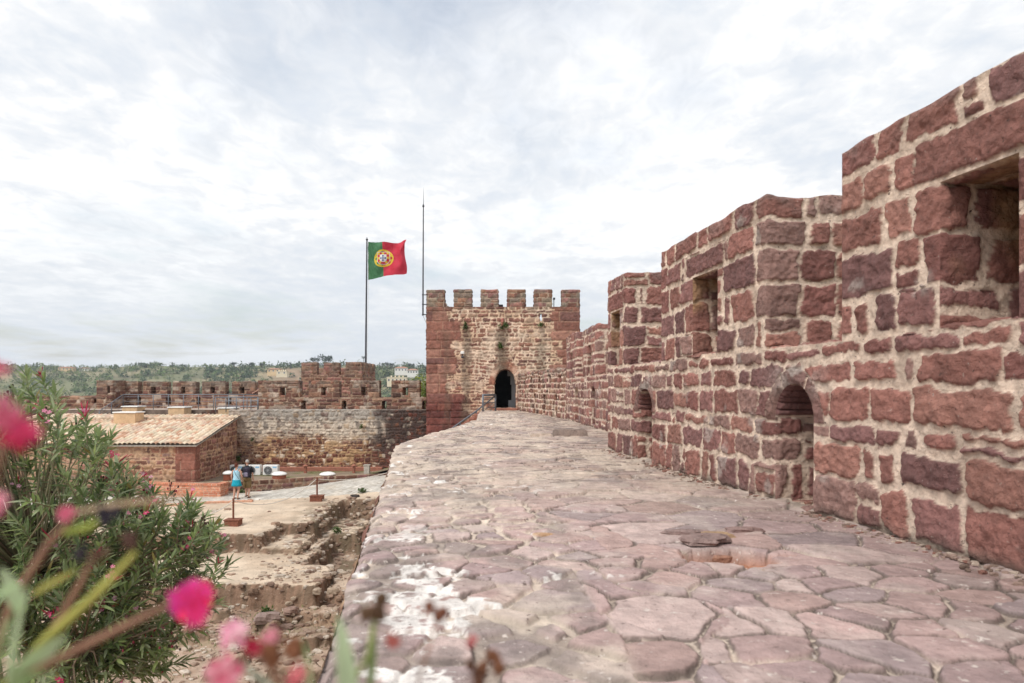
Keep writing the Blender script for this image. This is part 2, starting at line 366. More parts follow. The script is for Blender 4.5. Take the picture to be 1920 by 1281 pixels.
def wallbox(Pf, u0, u1, v0, v1, t1, mas, colf, res=.012, sides='FLRTK', holes=(), relief=.02, edge=.03, rough=.01, rsc=9, post=None, seed=0, tw=.035, top_wob=0, coarse=1.6, holecol=None, t0=0, topcol=None):
    """a block of wall on the frame Pf(u,t,v): Front, Left end, Right end, Top, bacK; holes cut through the front"""
    seed = int(seed); ps = []; kw = dict(relief=relief, edge=edge, rough=rough, rsc=rsc, post=post, seed=seed, tw=tw)
    def wob(u, t, v): return v-top_wob*np.clip((v-v0)/(v1-v0), 0, 1)**6*(.5+.5*fbm(u*2.2+t, t*2.2+seed, seed+90, 3))*1.5
    def P(u, t, v):
        u, t, v = np.broadcast_arrays(*[arr(x) for x in (u, t, v)]); return Pf(u, t, wob(u, t, v) if top_wob else v)
    def nt(u, t):                                           # front normal
        d = Pf(u, t-.01, 0*u)-Pf(u, t+.01, 0*u); return d/np.linalg.norm(d, axis=1)[:, None]
    def nu(u, t):
        d = Pf(u+.01, t, 0*u)-Pf(u-.01, t, 0*u); return d/np.linalg.norm(d, axis=1)[:, None]
    z = lambda a: np.zeros_like(a)
    hu = [x for h in holes for x in (h.u0, h.u1)]; hv = [x for h in holes for x in ((h.v0, h.v1) if not h.b else (h.v0,))]
    A = cuts(u0, u1, res, hu); B = cuts(v0, v1, res, hv); T = cuts(t0, t1, res*coarse)
    c = ('L' in sides, 'R' in sides, 0, 'T' in sides)
    if 'F' in sides: ps.append(panel(lambda a, b: P(a, t0, b), A, B, lambda a, b: nt(a, z(a)+t0), lambda a, b: (a, b), mas, colf, taper=c, hole=holes, **kw))
    if 'L' in sides: ps.append(panel(lambda a, b: P(u0, a, b), T, B, lambda a, b: -nu(z(a)+u0, a), lambda a, b: (u0-a+t0, b), mas, colf, taper=(1, 1, 0, 'T' in sides), **kw))
    if 'R' in sides: ps.append(panel(lambda a, b: P(u1, a, b), T, B, lambda a, b: nu(z(a)+u1, a), lambda a, b: (u1+a-t0, b), mas, colf, taper=(1, 1, 0, 'T' in sides), **kw))
    if 'T' in sides: ps.append(panel(lambda a, b: P(a, b, v1), cuts(u0, u1, res*coarse), T, (0, 0, 1), lambda a, b: (a, v1+b-t0), mas, topcol or colf, taper=(1, 1, 1, 1), **kw))
    if 'K' in sides: ps.append(panel(lambda a, b: P(a, t1, b), cuts(u0, u1, res*3), cuts(v0, v1, res*3), lambda a, b: -nt(a, z(a)+t1), lambda a, b: (-a, b), mas, colf, taper=(1, 1, 0, 1), hole=[Hole(*h.back) for h in holes if h.back], **kw))
    for h in holes:                                          # reveals and the back of each opening
        hp = holecol or post
        kk = dict(kw); kk['post'] = hp
        con = h.contour(); b_ = h.back
        def inner(u, v):
            if not b_: return u, v
            return b_[0]+(u-h.u0)/(h.u1-h.u0)*(b_[1]-b_[0]), b_[2]+(v-h.v0)/(h.v1+h.b-h.v0)*(b_[3]-b_[2])
        dp = h.depth; cen = (h.c, (h.v0+h.v1)/2)
        acc = 0
        for (p, q) in zip(con[:-1], con[1:]):
            l = math.hypot(q[0]-p[0], q[1]-p[1])
            if l < 1e-6: continue
            def Pr(a, b, p=p, q=q):
                f = a; u = p[0]+(q[0]-p[0])*f; v = p[1]+(q[1]-p[1])*f; ui, vi = inner(u, v); g = b/dp
                return P(lerp(u, ui, g), t0+b, lerp(v, vi, g))
            mid = (np.array(p)+q)/2
            c0 = Pr(arr([.5]), arr([dp/2]))[0]; cc = P(arr([h.c]), arr([t0+dp/2]), arr([(h.v0+h.v1)/2]))[0]
            e1 = Pr(arr([1.]), arr([dp/2]))[0]-Pr(arr([0.]), arr([dp/2]))[0]; e2 = Pr(arr([.5]), arr([dp]))[0]-Pr(arr([.5]), arr([0.]))[0]
            nn = np.cross(e1, e2); nn /= np.linalg.norm(nn)
            if np.dot(nn, cc-c0) < 0: nn = -nn
            vert = abs(q[0]-p[0]) < 1e-6
            if vert: sg = -1 if p[0] == h.u0 else 1; m_ = lambda a, b, p=p, q=q, sg=sg: (p[0]-sg*b*1.0, p[1]+(q[1]-p[1])*a)
            elif h.b and hasattr(mas, 'vb'):
                kc = int(np.argmax(np.diff(mas.vb))); vm = (mas.vb[kc]+mas.vb[kc+1])/2; m_ = lambda a, b, acc=acc, l=l, vm=vm: (h.u0+acc+l*a, vm+(b-dp/2)*.12)
            else: m_ = lambda a, b, p=p, q=q, acc=acc, l=l: (p[0]+(q[0]-p[0])*a+b*.3, max(p[1], q[1])+b)
            ps.append(panel(Pr, np.linspace(0, 1, max(2, int(l/res)+1)), cuts(0, dp, res*coarse), nn, m_, mas, colf, taper=(1, 1, 1, 1), **kk)); acc += l
        if b_ is None:
            top = h.v1+h.b
            ps.append(panel(lambda a, b: P(a, t0+dp, b), cuts(h.u0, h.u1, res*2), cuts(h.v0, top, res*2), lambda a, b: nt(a, z(a)+t0+dp), lambda a, b: (a+3.1, b), mas, colf, **kk))
        elif dp < t1-.01: pass
    return ps

# ------------------------------------------------------------------ the near battlement on the right of the wall-walk
D_ = arr((.989, .145)); ZL, ZT, TH = 1.57, 3.26, .92
def xw(Y): return 3.163-.147*(Y-4.218)-.09*np.sin(pi*np.clip((Y-4.218)/8.92, 0, 1))
def PN(u, t, v): return np.stack([xw(u)+D_[0]*t, u+D_[1]*t, v], -1)
UE = 13.14
nb = [0, .39, .68, .865, 1.175, 1.41, ZL, 1.90, 2.27, 2.63, 2.96, ZT+.04]
wins = [Hole(4.25, 4.86, 1.60, 2.63, depth=.66), Hole(8.24, 8.97, 1.60, 2.62, depth=.62), Hole(12.32, 12.92, 1.6, 2.6, depth=.6)]
nich = [Hole(6.32, 6.96, .0, .87, .34, depth=.80), Hole(10.53, 11.25, .0, .83, .34, depth=.8), Hole(3.0, 3.62, .0, .86, .34, depth=.6)]
near_mas = Masonry(nb, -4, 16, .28, .70, 11, mort=.028, warp=.036, wsc=2.6, wav=.022, split=.10, rnd=.030, tilt=.34,
    custom=[(4.0, 5.10, 2.63, 3.0), (8.05, 9.22, 2.62, 2.93), (12.1, 13.1, 2.6, 2.93), (4.86, 5.28, 1.585, 1.93), (8.97, 9.35, 1.60, 1.88), (6.96, 7.34, .02, .33), (11.25, 11.6, .02, .34)],
    corners=(5.92, 7.13, 10.12, 11.85, 13.14, 4.86, 8.97, 6.96, 11.25),
    arches=[(6.64, .32, .83, .36, .17, 3), (10.89, .36, .79, .36, .16, 3), (3.31, .31, .82, .36, .17, 3)])
near_col = stone_colour(RED, MORTAR, .2)
def near_post(u, v, C, on, ev):
    top = ss(2.85, 3.25, v)*ss(-.1, .5, fbm(u*3, v*3, 5, 4))               # grey lichen on the upper stones
    C = lerp(C, arr((.24, .185, .165)), (top*.45*on)[:, None])
    li = ss(.42, .6, fbm(u*2.6, v*2.6, 81, 5))*on                          # pale lime smears
    C = lerp(C, arr((.46, .40, .36)), (li*.55)[:, None])
    dirt_shade = ss(.16, .0, v)*ss(-.2, .4, fbm(u*4, v*4, 9, 3))                   # moss and dirt at the wall foot, deepened as a painted contact shadow
    C = lerp(C, arr((.09, .075, .06)), (dirt_shade*.75)[:, None])
    ar = ss(1.02, 1.2, v)*ss(1.42, 1.36, v)*(np.exp(-((u-6.6)/.36)**2)+np.exp(-((u-10.9)/.36)**2))*ss(-.15, .3, fbm(u*5, v*5, 15, 4))
    return lerp(C, arr((.44, .38, .34)), np.clip(ar*.75, 0, 1)[:, None])
def hole_post(u, v, C, on, ev):
    q = ss(-.1, .35, fbm(u*1.7+4, v*1.7, 31, 4))*ss(1.75, 2.3, v)
    return lerp(C, arr((.36, .22, .11)), (q*.75)[:, None])                # ochre lime wash left in the window reveals
near_wall = empty('battlement_wall', (2.6, 8, 0), 'thick red sandstone battlement with pale mortar along the right of the walkway, nearest to view', 'wall', 'crenellated castle walls')
def near_piece(name, u0, u1, v0, v1, sides, holes=(), res=.0125, **k):
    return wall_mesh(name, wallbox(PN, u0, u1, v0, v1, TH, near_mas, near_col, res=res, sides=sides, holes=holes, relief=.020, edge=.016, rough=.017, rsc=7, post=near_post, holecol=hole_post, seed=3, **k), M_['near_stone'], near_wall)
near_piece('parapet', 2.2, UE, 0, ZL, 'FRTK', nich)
near_piece('parapet', -4.0, 2.2, 0, ZL, 'FTK', res=.04)
near_piece('merlon', 2.75, 5.92, ZL, ZT, 'FLRTK', wins[:1], top_wob=.05)
near_piece('merlon', 7.13, 10.12, ZL, ZT, 'FLRTK', wins[1:2], top_wob=.07)
near_piece('merlon', 11.85, UE, ZL, ZT, 'FLRTK', wins[2:], top_wob=.06)
near_piece('merlon', -1.6, 1.5, ZL, ZT, 'FLRTK', res=.05)

# ------------------------------------------------------------------ frames for the farther walls
def frame_line(pts, flip=1):
    """frame along a polyline, thickness to the right-hand side of its direction (flip=-1: to the left)"""
    p = arr(pts); seg = np.diff(p, axis=0); ln = np.hypot(*seg.T); cum = np.concatenate([[0], np.cumsum(ln)])
    def Pf(u, t, v):
        x = np.interp(u, cum, p[:, 0]); y = np.interp(u, cum, p[:, 1]); e = .35
        dx = np.interp(np.clip(u+e, 0, cum[-1]), cum, p[:, 0])-np.interp(np.clip(u-e, 0, cum[-1]), cum, p[:, 0])
        dy = np.interp(np.clip(u+e, 0, cum[-1]), cum, p[:, 1])-np.interp(np.clip(u-e, 0, cum[-1]), cum, p[:, 1])
        l = np.hypot(dx, dy)+1e-9; x = np.where(u > cum[-1], x+(u-cum[-1])*dx/l, x); y = np.where(u > cum[-1], y+(u-cum[-1])*dy/l, y)
        return np.stack([x+flip*dy/l*t, y-flip*dx/l*t, v], -1)
    Pf.len = cum[-1]; return Pf
# continuing wall beyond the offset: u = world Y here
fy = arr([13.0, 16, 18.3, 22, 26.3, 28.9, 31.3, 34, 37.9]); fx = arr([2.80, 2.68, 2.57, 2.36, 2.1, 1.72, 1.28, .80, .33])
def PB(u, t, v):
    x = np.interp(u, fy, fx); dx = np.interp(u+.3, fy, fx)-np.interp(u-.3, fy, fx); l = np.hypot(dx, .6)
    return np.stack([x+.6/l*t, u-dx/l*t, v], -1)
far_mas = Masonry(corners=(19.8, 22.4, 23.6, 26.3), vb=[0, .3, .6, .85, 1.15, 1.4, 1.57, 1.9, 2.25, 2.6, 2.9, 3.3], u0=12, u1=40, wmin=.30, wmax=.72, seed=23, mort=.026, warp=.03, rnd=.03, tilt=.3, custom=[])
low_mas = Masonry([0, .25, .5, .72, .98, 1.2, 1.45, 1.7, 1.9, 2.4], 12, 40, .22, .62, 24, mort=.022, warp=.025, tilt=.2)
far_wall = empty('battlement_wall', (2.4, 22, 0), 'middle stretch of red battlement wall with two tall merlons, set back beyond the nearest battlement', 'wall', 'crenellated castle walls')
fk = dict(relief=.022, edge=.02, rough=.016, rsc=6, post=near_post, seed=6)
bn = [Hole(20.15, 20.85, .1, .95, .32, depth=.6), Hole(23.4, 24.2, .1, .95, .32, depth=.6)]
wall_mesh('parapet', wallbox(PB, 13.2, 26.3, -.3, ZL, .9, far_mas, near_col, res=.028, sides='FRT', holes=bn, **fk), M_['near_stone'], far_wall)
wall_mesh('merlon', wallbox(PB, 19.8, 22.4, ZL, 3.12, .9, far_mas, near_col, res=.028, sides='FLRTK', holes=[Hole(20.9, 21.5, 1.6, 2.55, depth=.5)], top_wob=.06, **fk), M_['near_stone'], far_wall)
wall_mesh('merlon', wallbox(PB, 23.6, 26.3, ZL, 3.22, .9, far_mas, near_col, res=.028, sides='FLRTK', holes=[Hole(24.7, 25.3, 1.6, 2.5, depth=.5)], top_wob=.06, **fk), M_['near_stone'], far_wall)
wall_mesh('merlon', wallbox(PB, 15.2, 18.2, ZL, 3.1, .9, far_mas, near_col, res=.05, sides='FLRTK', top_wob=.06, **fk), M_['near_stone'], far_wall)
low_wall = empty('battlement_wall', (1.2, 32, 0), 'lowest stretch of brown battlement wall with narrow slits, curving up to the dark tower doorway', 'wall', 'crenellated castle walls')
sl = [Hole(u, u+.42, 1.12, 1.78, depth=.5) for u in (27.2, 29.2, 31.2, 33.0, 34.8)]+[Hole(u, u+.4, .05, .85, .12, depth=.5) for u in (28.0, 30.2, 32.2, 34.0, 35.8)]
low_col = stone_colour(np.concatenate([BROWN, RED[:3], arr([(.36, .27, .2)])]), MORTAR, .3)
wall_mesh('parapet', wallbox(PB, 26.3, 37.88, -.2, 2.08, .85, low_mas, low_col, res=.035, sides='FLT', holes=sl, top_wob=.12, post=lambda u, v, C, on, ev: lerp(C, arr((.16, .13, .11)), (ss(1.5, 2.1, v)*ss(-.3, .3, fbm(u*2, v*2, 77, 4))*.6)[:, None]), relief=.03, edge=.04, rough=.015, rsc=5, seed=8), M_['far_stone'], low_wall)

# ------------------------------------------------------------------ the wall-walk: flagstones
le_y = arr([-3, 0, 3.35, 6, 9.05, 11.8, 13.4, 14.46, 15.5, 17.4, 18.8, 20.6, 22.3, 24, 25.4, 25.55, 32.3, 37.95])
le_x = arr([.05, -.38, -.864, -1.25, -1.67, -2.08, -2.3, -2.41, -2.34, -2.17, -2.02, -1.82, -1.67, -1.58, -1.53, -1.33, -1.6, -1.72])
def edge_l(y): return np.interp(y, le_y, le_x)
def edge_r(y): return np.where(y < 13.1, xw(y)+.12, np.interp(y, fy, fx)+.15)
def voro(x, y, s, sx, sy, jit=.85):
    gx, gy = x/sx, y/sy; ix, iy = np.floor(gx).astype(np.int64), np.floor(gy).astype(np.int64)
    px = []; py = []; ids = []
    for dx in (-2, -1, 0, 1, 2):
        for dy in (-2, -1, 0, 1, 2):
            cx, cy = ix+dx, iy+dy
            px.append((cx+.5+jit*(hsh(cx, cy, s)-.5)+.5*(cy % 2))*sx); py.append((cy+.5+jit*(hsh(cx, cy, s+1)-.5))*sy); ids.append(cx*7919+cy)
    px, py, ids = np.array(px), np.array(py), np.array(ids); d = (px-x)**2+(py-y)**2; k = d.argmin(0); n = np.arange(len(x))
    ax, ay = px[k, n], py[k, n]; ex = px-ax; ey = py-ay; L = np.hypot(ex, ey)+1e-9
    bd = ((px+ax)/2-x)*ex/L+((py+ay)/2-y)*ey/L; bd[k, n] = 9; bd[L < 1e-6] = 9
    sm = -.007*np.log(np.exp(-np.clip(bd, -.05, .5)/.007).sum(0))
    return sm, ids[k, n], ax, ay
def walk(y0, y1, dyf, dx):
    ys = [y0]
    while ys[-1] < y1: ys.append(min(y1, ys[-1]+dyf(ys[-1])))
    ys = arr(ys); n = int(5.6/dx); s_ = np.linspace(0, 1, n); Y, T = np.meshgrid(ys, s_, indexing='ij')
    X = edge_l(Y)+(edge_r(Y)-edge_l(Y))*T; sh = Y.shape; x = X.ravel(); y = Y.ravel(); t = T.ravel()
    wx = x+.07*fbm(x*2.2, y*2.2, 3, 3)+.022*fbm(x*9, y*9, 8, 3); wy = y+.07*fbm(x*2.2+9, y*2.2, 4, 3)+.022*fbm(x*9+5, y*9, 9, 3)
    rough_l = ss(.05, -.15, (x-edge_l(y))/1.6-.9+.4*fbm(x*.9, y*.5, 12, 3))          # coarser, more mortar near the open edge
    a = voro(wx, wy, 41, .62, .46, .98); b = voro(wx, wy, 43, .33, .26, .95)
    sel = (rough_l > .5) | (y > 11+4*vn(x*.6, y*.2, 6)) | (fbm(x*.55, y*.55, 13, 2) > .22)
    ed = np.where(sel, b[0], a[0]); key = np.where(sel, b[1]+500000, a[1]); ax = np.where(sel, b[2], a[2]); ay = np.where(sel, b[3], a[3])
    r0, r1, r2, r3, r4 = (hsh(key, key*3+1, 60+i) for i in range(5)); dist = edge_r(y)-x
    m = .003+.013*r3**2+.024*rough_l*ss(-.4, .4, fbm(x*1.3, y*1.3, 19, 3))+.010*ss(.1, .5, fbm(x*2.5, y*2.5, 20, 3))
    st = ss(m, m+.012, ed); on = ss(m-.003, m+.006, ed)
    hs_ = np.where(sel, .9, 1.0)*(1+.5*ss(5, 12, y))
    h = st*(.008+.020*hs_*(r2-.4))+on*((x-ax)*(r0-.5)*.035+(y-ay)*(r1-.62)*.055+.0035*fbm(x*9, y*9, 21, 4)+.004*fbm(x*3.2, y*3.2, 22, 3))+(1-on)*(.006*fbm(x*18, y*18, 23, 3)-.012)
    h += .015*fbm(x*.5, y*.5, 24, 3)
    stone = arr([(.43, .305, .285), (.39, .28, .268), (.46, .325, .30), (.37, .285, .278), (.48, .365, .335), (.43, .30, .27)])
    c = stone[np.minimum((r4*6).astype(int), 5)]*(.88+.24*r1[:, None])*(1+.14*fbm(x*5, y*5, 25, 4)[:, None])
    c = lerp(c, arr((.55, .46, .41)), (ss(.05, .5, fbm(x*3.1, y*3.1, 37, 5))*.42)[:, None])                   # worn pale bloom
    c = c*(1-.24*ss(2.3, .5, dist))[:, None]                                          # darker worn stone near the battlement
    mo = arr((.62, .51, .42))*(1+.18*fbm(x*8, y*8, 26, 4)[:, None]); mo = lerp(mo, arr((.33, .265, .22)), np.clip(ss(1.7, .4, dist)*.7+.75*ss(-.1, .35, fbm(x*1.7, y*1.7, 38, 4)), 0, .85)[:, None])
    c = lerp(c, c*arr((1.0, 1.05, 1.0))+arr((.02, .015, .005)), ss(5, 9, y)[:, None])
    C = lerp(mo, c, on[:, None])
    dj = ss(m+.013, m+.002, ed)*ss(m-.014, m-.002, ed)*ss(-.45, .05, fbm(x*2.8, y*2.8, 39, 3)); C = lerp(C, arr((.10, .075, .065)), (dj*.85)[:, None])   # grime along the joints
    wear = ss(-.10, .45, fbm(x*1.7, y*1.7, 27, 6))*rough_l
    C = lerp(C, arr((.56, .475, .39)), (wear*.6)[:, None])
    dk = ss(.0, .32, fbm(x*2.9, y*2.2, 28, 6))*np.maximum(rough_l, .55*ss(6, 10, y))
    C = lerp(C, arr((.22, .18, .165)), (dk*.6)[:, None])
    far_w = ss(5.5, 10, y)*ss(-.20, .28, fbm(x*2.1, y*1.5, 29, 6)); C = lerp(C, arr((.60, .495, .40)), (far_w*.65)[:, None])
    dd = ss(6, 10, y)*ss(.22, .40, fbm(x*2.6, y*5.2, 30, 5)); C = lerp(C, arr((.15, .115, .10)), (dd*.7)[:, None])
    lime = ss(.0, .10, fbm(x*2.4+3, y*3.0, 33, 7, .6)-.75*np.abs(x-edge_l(y)-.38)+.12-.09*np.abs(y-3.7)+.05*(1-on))*ss(6.4, 4.9, y)
    sp2 = ss(.43, .48, fbm(x*3.3, y*2.6, 34, 6, .6))*ss(2.4, 1.0, x-edge_l(y)); lime = np.maximum(lime, sp2)
    lc = arr((.76, .72, .68))*(1+.12*fbm(x*14, y*14, 35, 3)[:, None]); C = lerp(C, lc, (lime*ss(-.45, -.1, fbm(x*16, y*16, 36, 3))*.92)[:, None]); h += lime*.005
    hx, hy = (x-1.54)/.34, (y-4.68)/.24; hr = np.hypot(hx, hy)+.42*fbm(x*5, y*6, 44, 4)-.10   # the hole where flags have broken out
    pit = ss(1.0, .75, hr); h -= pit*(.025+.13*ss(4.52, 4.86, y)); C = lerp(C, arr((.40, .185, .11))*(1+.2*fbm(x*12, y*12, 45, 3)[:, None]), pit[:, None])
    q2 = ss(1, .6, np.hypot((x-.24)/.11, (y-5.45)/.06)+.3*vn(x*9, y*9, 46)); C = lerp(C, arr((.46, .27, .13)), (q2*.8)[:, None])
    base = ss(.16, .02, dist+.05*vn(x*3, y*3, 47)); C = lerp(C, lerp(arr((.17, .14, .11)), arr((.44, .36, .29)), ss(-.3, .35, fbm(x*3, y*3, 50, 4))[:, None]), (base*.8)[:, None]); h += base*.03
    nk = .05*ss(.06, 0, x-edge_l(y))*(.5+.5*vn(y*3.1, y*0, 48)); h -= nk
    h *= ss(0, .02, T.ravel()*0+1)
    V = np.stack([x+np.where(t == 0, .035*fbm(y*2.5, y*0, 49, 3), 0), y, h], -1)
    idx = np.arange(len(x)).reshape(sh); Q = np.stack([idx[:-1, :-1], idx[:-1, 1:], idx[1:, 1:], idx[1:, :-1]], -1).reshape(-1, 4)
    return V, Q, np.clip(C, .01, .95)
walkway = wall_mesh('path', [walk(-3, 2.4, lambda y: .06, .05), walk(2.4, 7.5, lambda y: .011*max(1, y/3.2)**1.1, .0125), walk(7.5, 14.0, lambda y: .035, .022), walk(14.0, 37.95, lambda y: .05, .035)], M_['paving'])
tag(walkway, kind='structure')
# its inner face down to the yard
face_mas = Masonry([-7, -6.5, -6, -5.6, -5.2, -4.8, -4.4, -4, -3.6, -3.2, -2.8, -2.4, -2.0, -1.6, -1.2, -.8, -.45, -.16, .1], -4, 50, .3, .8, 51, mort=.025, warp=.03)
P_in = lambda u, t, v: np.stack([edge_l(u)+t, u, v-.02], -1)
ps = [panel(lambda a, b: P_in(a, 0, b), cuts(-3, 25.4, .06), cuts(-6.6, 0, .06), (-1, 0, 0), lambda a, b: (a, b), face_mas, stone_colour(BROWN, OCHRE_M, .25), relief=.03, edge=.05, rough=.02, taper=(0, 0, 0, 1), seed=12)]
ps.append(panel(lambda a, b: P_in(a, 0, b), cuts(25.55, 37.9, .08), cuts(-6.6, 0, .08), (-1, 0, 0), lambda a, b: (a, b), face_mas, stone_colour(BROWN, OCHRE_M, .25), relief=.03, edge=.05, rough=.02, taper=(0, 0, 0, 1), seed=12))
inner = wall_mesh('retaining_wall', ps, M_['far_stone']); tag(inner, 'rough brown masonry face dropping from the walkway edge to the dug yard', 'wall')
# ------------------------------------------------------------------ the gate tower at the end of the walk
TY = 38.0; TX0, TX1 = PX(799.5, TY), PX(1087, TY); TZ0, TZT = PZ(575.5, TY), PZ(542, TY); TD = 8.6
def frame_y(Y0, sx=1):                                       # face towards the camera, thickness away from it
    return lambda u, t, v: np.stack([u+0*t, Y0+t+0*u, v+0*u], -1)
def frame_x(X0, s=1):                                        # face towards +x (s=1) or -x, u = world Y
    return lambda u, t, v: np.stack([X0-s*t+0*u, u+0*t, v+0*u], -1)
qn = [-6.2]; rg = random.Random(4)
while qn[-1] < TZ0: qn.append(qn[-1]+rg.uniform(.36, .58))
qn += [TZ0+.45, TZT+.05]
rb = [-6.2]
while rb[-1] < TZT+.1: rb.append(rb[-1]+rg.uniform(.13, .27))
quo = Masonry(qn, -8, 12, .75, 1.5, 61, mort=.012, warp=.012, wsc=2, wav=.0, split=.0, rnd=.03)
rub = Masonry(rb, -8, 12, .18, .62, 62, mort=.030, warp=.05, wsc=3, wav=.05, split=.0, rnd=.06, tilt=.5)
class TowerMas:
    seed = 63
    def eval(s, u, v):
        a = quo.eval(u, v); b = rub.eval(u, v)
        row = np.searchsorted(arr(qn), v)
        wl = 1.0+1.1*hsh(row, row*0+1, 5)+.8*ss(1.2, .2, v)+.12*fbm(u*5, v*5, 3, 3); wr = .85+.9*hsh(row, row*0+2, 5)+.12*fbm(u*5, v*5, 4, 3)
        q = (u < TX0+wl) | (u > TX1-wr); s.q = q
        return tuple(np.where(q, x, y) for x, y in zip(a, b))
tm = TowerMas()
def tower_col(u, v, ev, seed):
    sd, r0, r1, r2, r3, dark = ev; q = tm.q
    qp = arr([(.27, .12, .088), (.23, .10, .075), (.31, .155, .115), (.20, .095, .08)]); lo = arr([(.17, .06, .048), (.145, .052, .044), (.20, .075, .055), (.16, .065, .05)])
    i = (r0*3.99).astype(int); L = ss(1.4, .2, v)[:, None]; cq = lerp(qp[i], lo[i], L*(u < 0)[:, None])
    cr = arr([(.24, .115, .085), (.28, .135, .095), (.19, .085, .065), (.33, .19, .135), (.38, .25, .18), (.16, .08, .065)])[np.minimum((r0*6).astype(int), 5)]
    c = np.where(q[:, None], cq, cr)*(.85+.3*r1[:, None])*(1+.15*fbm(u*3, v*3, 5, 4)[:, None])
    mq = lerp(arr((.34, .20, .14)), arr((.07, .03, .025)), L*(u < 0)[:, None]); mr = lerp(arr((.66, .51, .39)), arr((.60, .42, .29)), ss(-.3, .3, fbm(u*.7, v*.7, 7, 3))[:, None])
    return c, np.where(q[:, None], mq, mr)*(1+.2*fbm(u*4, v*4, 9, 3)[:, None])
def tower_post(u, v, C, on, ev):
    pale = ss(.0, .45, fbm(u*1.1, v*1.4, 71, 5))*(~tm.q)*ss(4.9, 4.2, v)
    C = lerp(C, arr((.66, .52, .40)), (pale*.62)[:, None])
    n = fbm(u*2.5, v*1.2, 72, 4)
    for px_, z1, w, k in ((875, 4.7, .26, .62), (942, 4.6, .34, .75), (1014, 4.6, .28, .5), (838, 4.5, .2, .4)):   # moss and soot under the spouts
        x0 = PX(px_, TY); q = np.exp(-((u-x0+.12*n)/(w+.10*n))**4)*ss(z1+.2, z1-.3, v)*ss(-.55, .05, n+.3)
        C = lerp(C, arr((.115, .085, .06)), (q*k)[:, None])
    tp = ss(TZ0-.6, TZ0+.4, v)*ss(-.35, .25, fbm(u*4, v*4, 74, 4))
    C = lerp(C, arr((.19, .155, .125)), (tp*.6)[:, None])
    return C
doorx0, doorx1 = PX(927, TY), PX(967.5, TY)
tower = empty('gate_tower', ((TX0+TX1)/2, TY+TD/2, -5), 'square red battlemented tower with a dark pointed doorway at the walkway end', 'tower')
door = Hole(doorx0, doorx1, .12, 1.45, .86, depth=.9, back=(doorx0, doorx1, .12, 2.28)); slit = Hole(PX(1011.5, TY), PX(1016.5, TY), PZ(602, TY), PZ(588, TY), depth=.6, back=(PX(1011.5, TY)+.03, PX(1016.5, TY)+.05, PZ(602, TY)+.02, PZ(588, TY)+.02))
rub.arches = [((doorx0+doorx1)/2, (doorx1-doorx0)/2-.02, 1.42, .86, .42, 5)]; rub.custom = [(doorx1, doorx1+.38, .9, 1.42), (doorx1, doorx1+.42, .4, .9), (doorx1, doorx1+.36, -.1, .4), (doorx0-.7, doorx0, .55, 1.2), (doorx0-.5, doorx0, .1, .55), (doorx0-.42, doorx0, 1.2, 1.42)]
tk = dict(relief=.035, edge=.05, rough=.02, rsc=4, tw=.06)
def tower_arch_col(u, v, ev, seed):
    C, m = tower_col(u, v, ev, seed); d = ev[5][:, None]
    return lerp(C, arr((.30, .13, .085))*(.8+.5*ev[2][:, None]), d*.9), m
ps = wallbox(frame_y(TY), TX0, TX1, -6, TZ0, .6, tm, tower_arch_col, res=.04, sides='F', holes=[door, slit], post=tower_post, seed=20, **tk)
plain = Masonry(rb, -8, 60, .25, .8, 64, mort=.02, warp=.03, rnd=.05, tilt=.3); pc = stone_colour(np.concatenate([RUBBLE, RED]), OCHRE_M, .25)
ps += wallbox(frame_x(TX0, -1), TY, TY+TD, -6, TZ0, .6, plain, pc, res=.08, sides='F', seed=21, **tk)
ps += wallbox(frame_x(TX1, 1), TY, TY+TD, -6, TZ0, .6, plain, pc, res=.08, sides='F', seed=22, **tk)
ps += wallbox(frame_y(TY+TD-.6), TX0, TX1, -6, TZ0, .6, plain, pc, res=.08, sides='FK', seed=23, **tk)
for (a0, a1, y0, y1) in ((TX0, TX1, TY+.02, TY+.6), (TX0, TX1, TY+TD-.6, TY+TD), (TX0, TX0+.6, TY+.6, TY+TD-.6), (TX1-.6, TX1, TY+.6, TY+TD-.6)):
    ps.append(panel(lambda a, b: np.stack([a, b, TZ0+0*a-.01], -1), cuts(a0, a1, .08), cuts(y0, y1, .08), (0, 0, 1), lambda a, b: (a, b), plain, pc, seed=24))
ps.append(panel(lambda a, b: np.stack([TX1-.6+0*a, a, b], -1), cuts(TY, TY+TD, .1), cuts(4.4, TZ0, .1), (-1, 0, 0), lambda a, b: (a, b), plain, pc, seed=25))
wall_mesh('wall', ps, M_['far_stone'], tower)
mer = Masonry([TZ0-.02, TZ0+.24, TZ0+.5, TZ0+.78, TZT+.06], -8, 60, .3, .7, 66, mort=.016, warp=.02, rnd=.04)
mc = stone_colour(np.concatenate([BROWN[:3], arr([(.2, .15, .12), (.25, .19, .14)]), RED[:2]]), arr((.36, .27, .2)), .25)
mpost = lambda u, v, C, on, ev: lerp(C, arr((.20, .165, .13)), (ss(-.2, .4, fbm(u*3, v*3, 78, 4))*.6)[:, None])
for a, b in ((799.5, 833), (851, 884.5), (902, 934), (951.5, 985), (1002, 1035), (1053.5, 1087)):
    wall_mesh('merlon', wallbox(frame_y(TY), PX(a, TY), PX(b, TY), TZ0, TZT, .6, mer, mc, res=.04, sides='FLRTK', post=mpost, seed=a, top_wob=.04, **tk), M_['far_stone'], tower)
for k in range(4):
    y0 = TY+1.5+k*1.75
    for X, s in ((TX1, 1), (TX0, -1)):
        wall_mesh('merlon', wallbox(frame_x(X, s), y0, y0+.95, TZ0, TZT-.1, .6, mer, mc, res=.07, sides='FLRTK', post=mpost, seed=k, top_wob=.04, **tk), M_['far_stone'], tower)
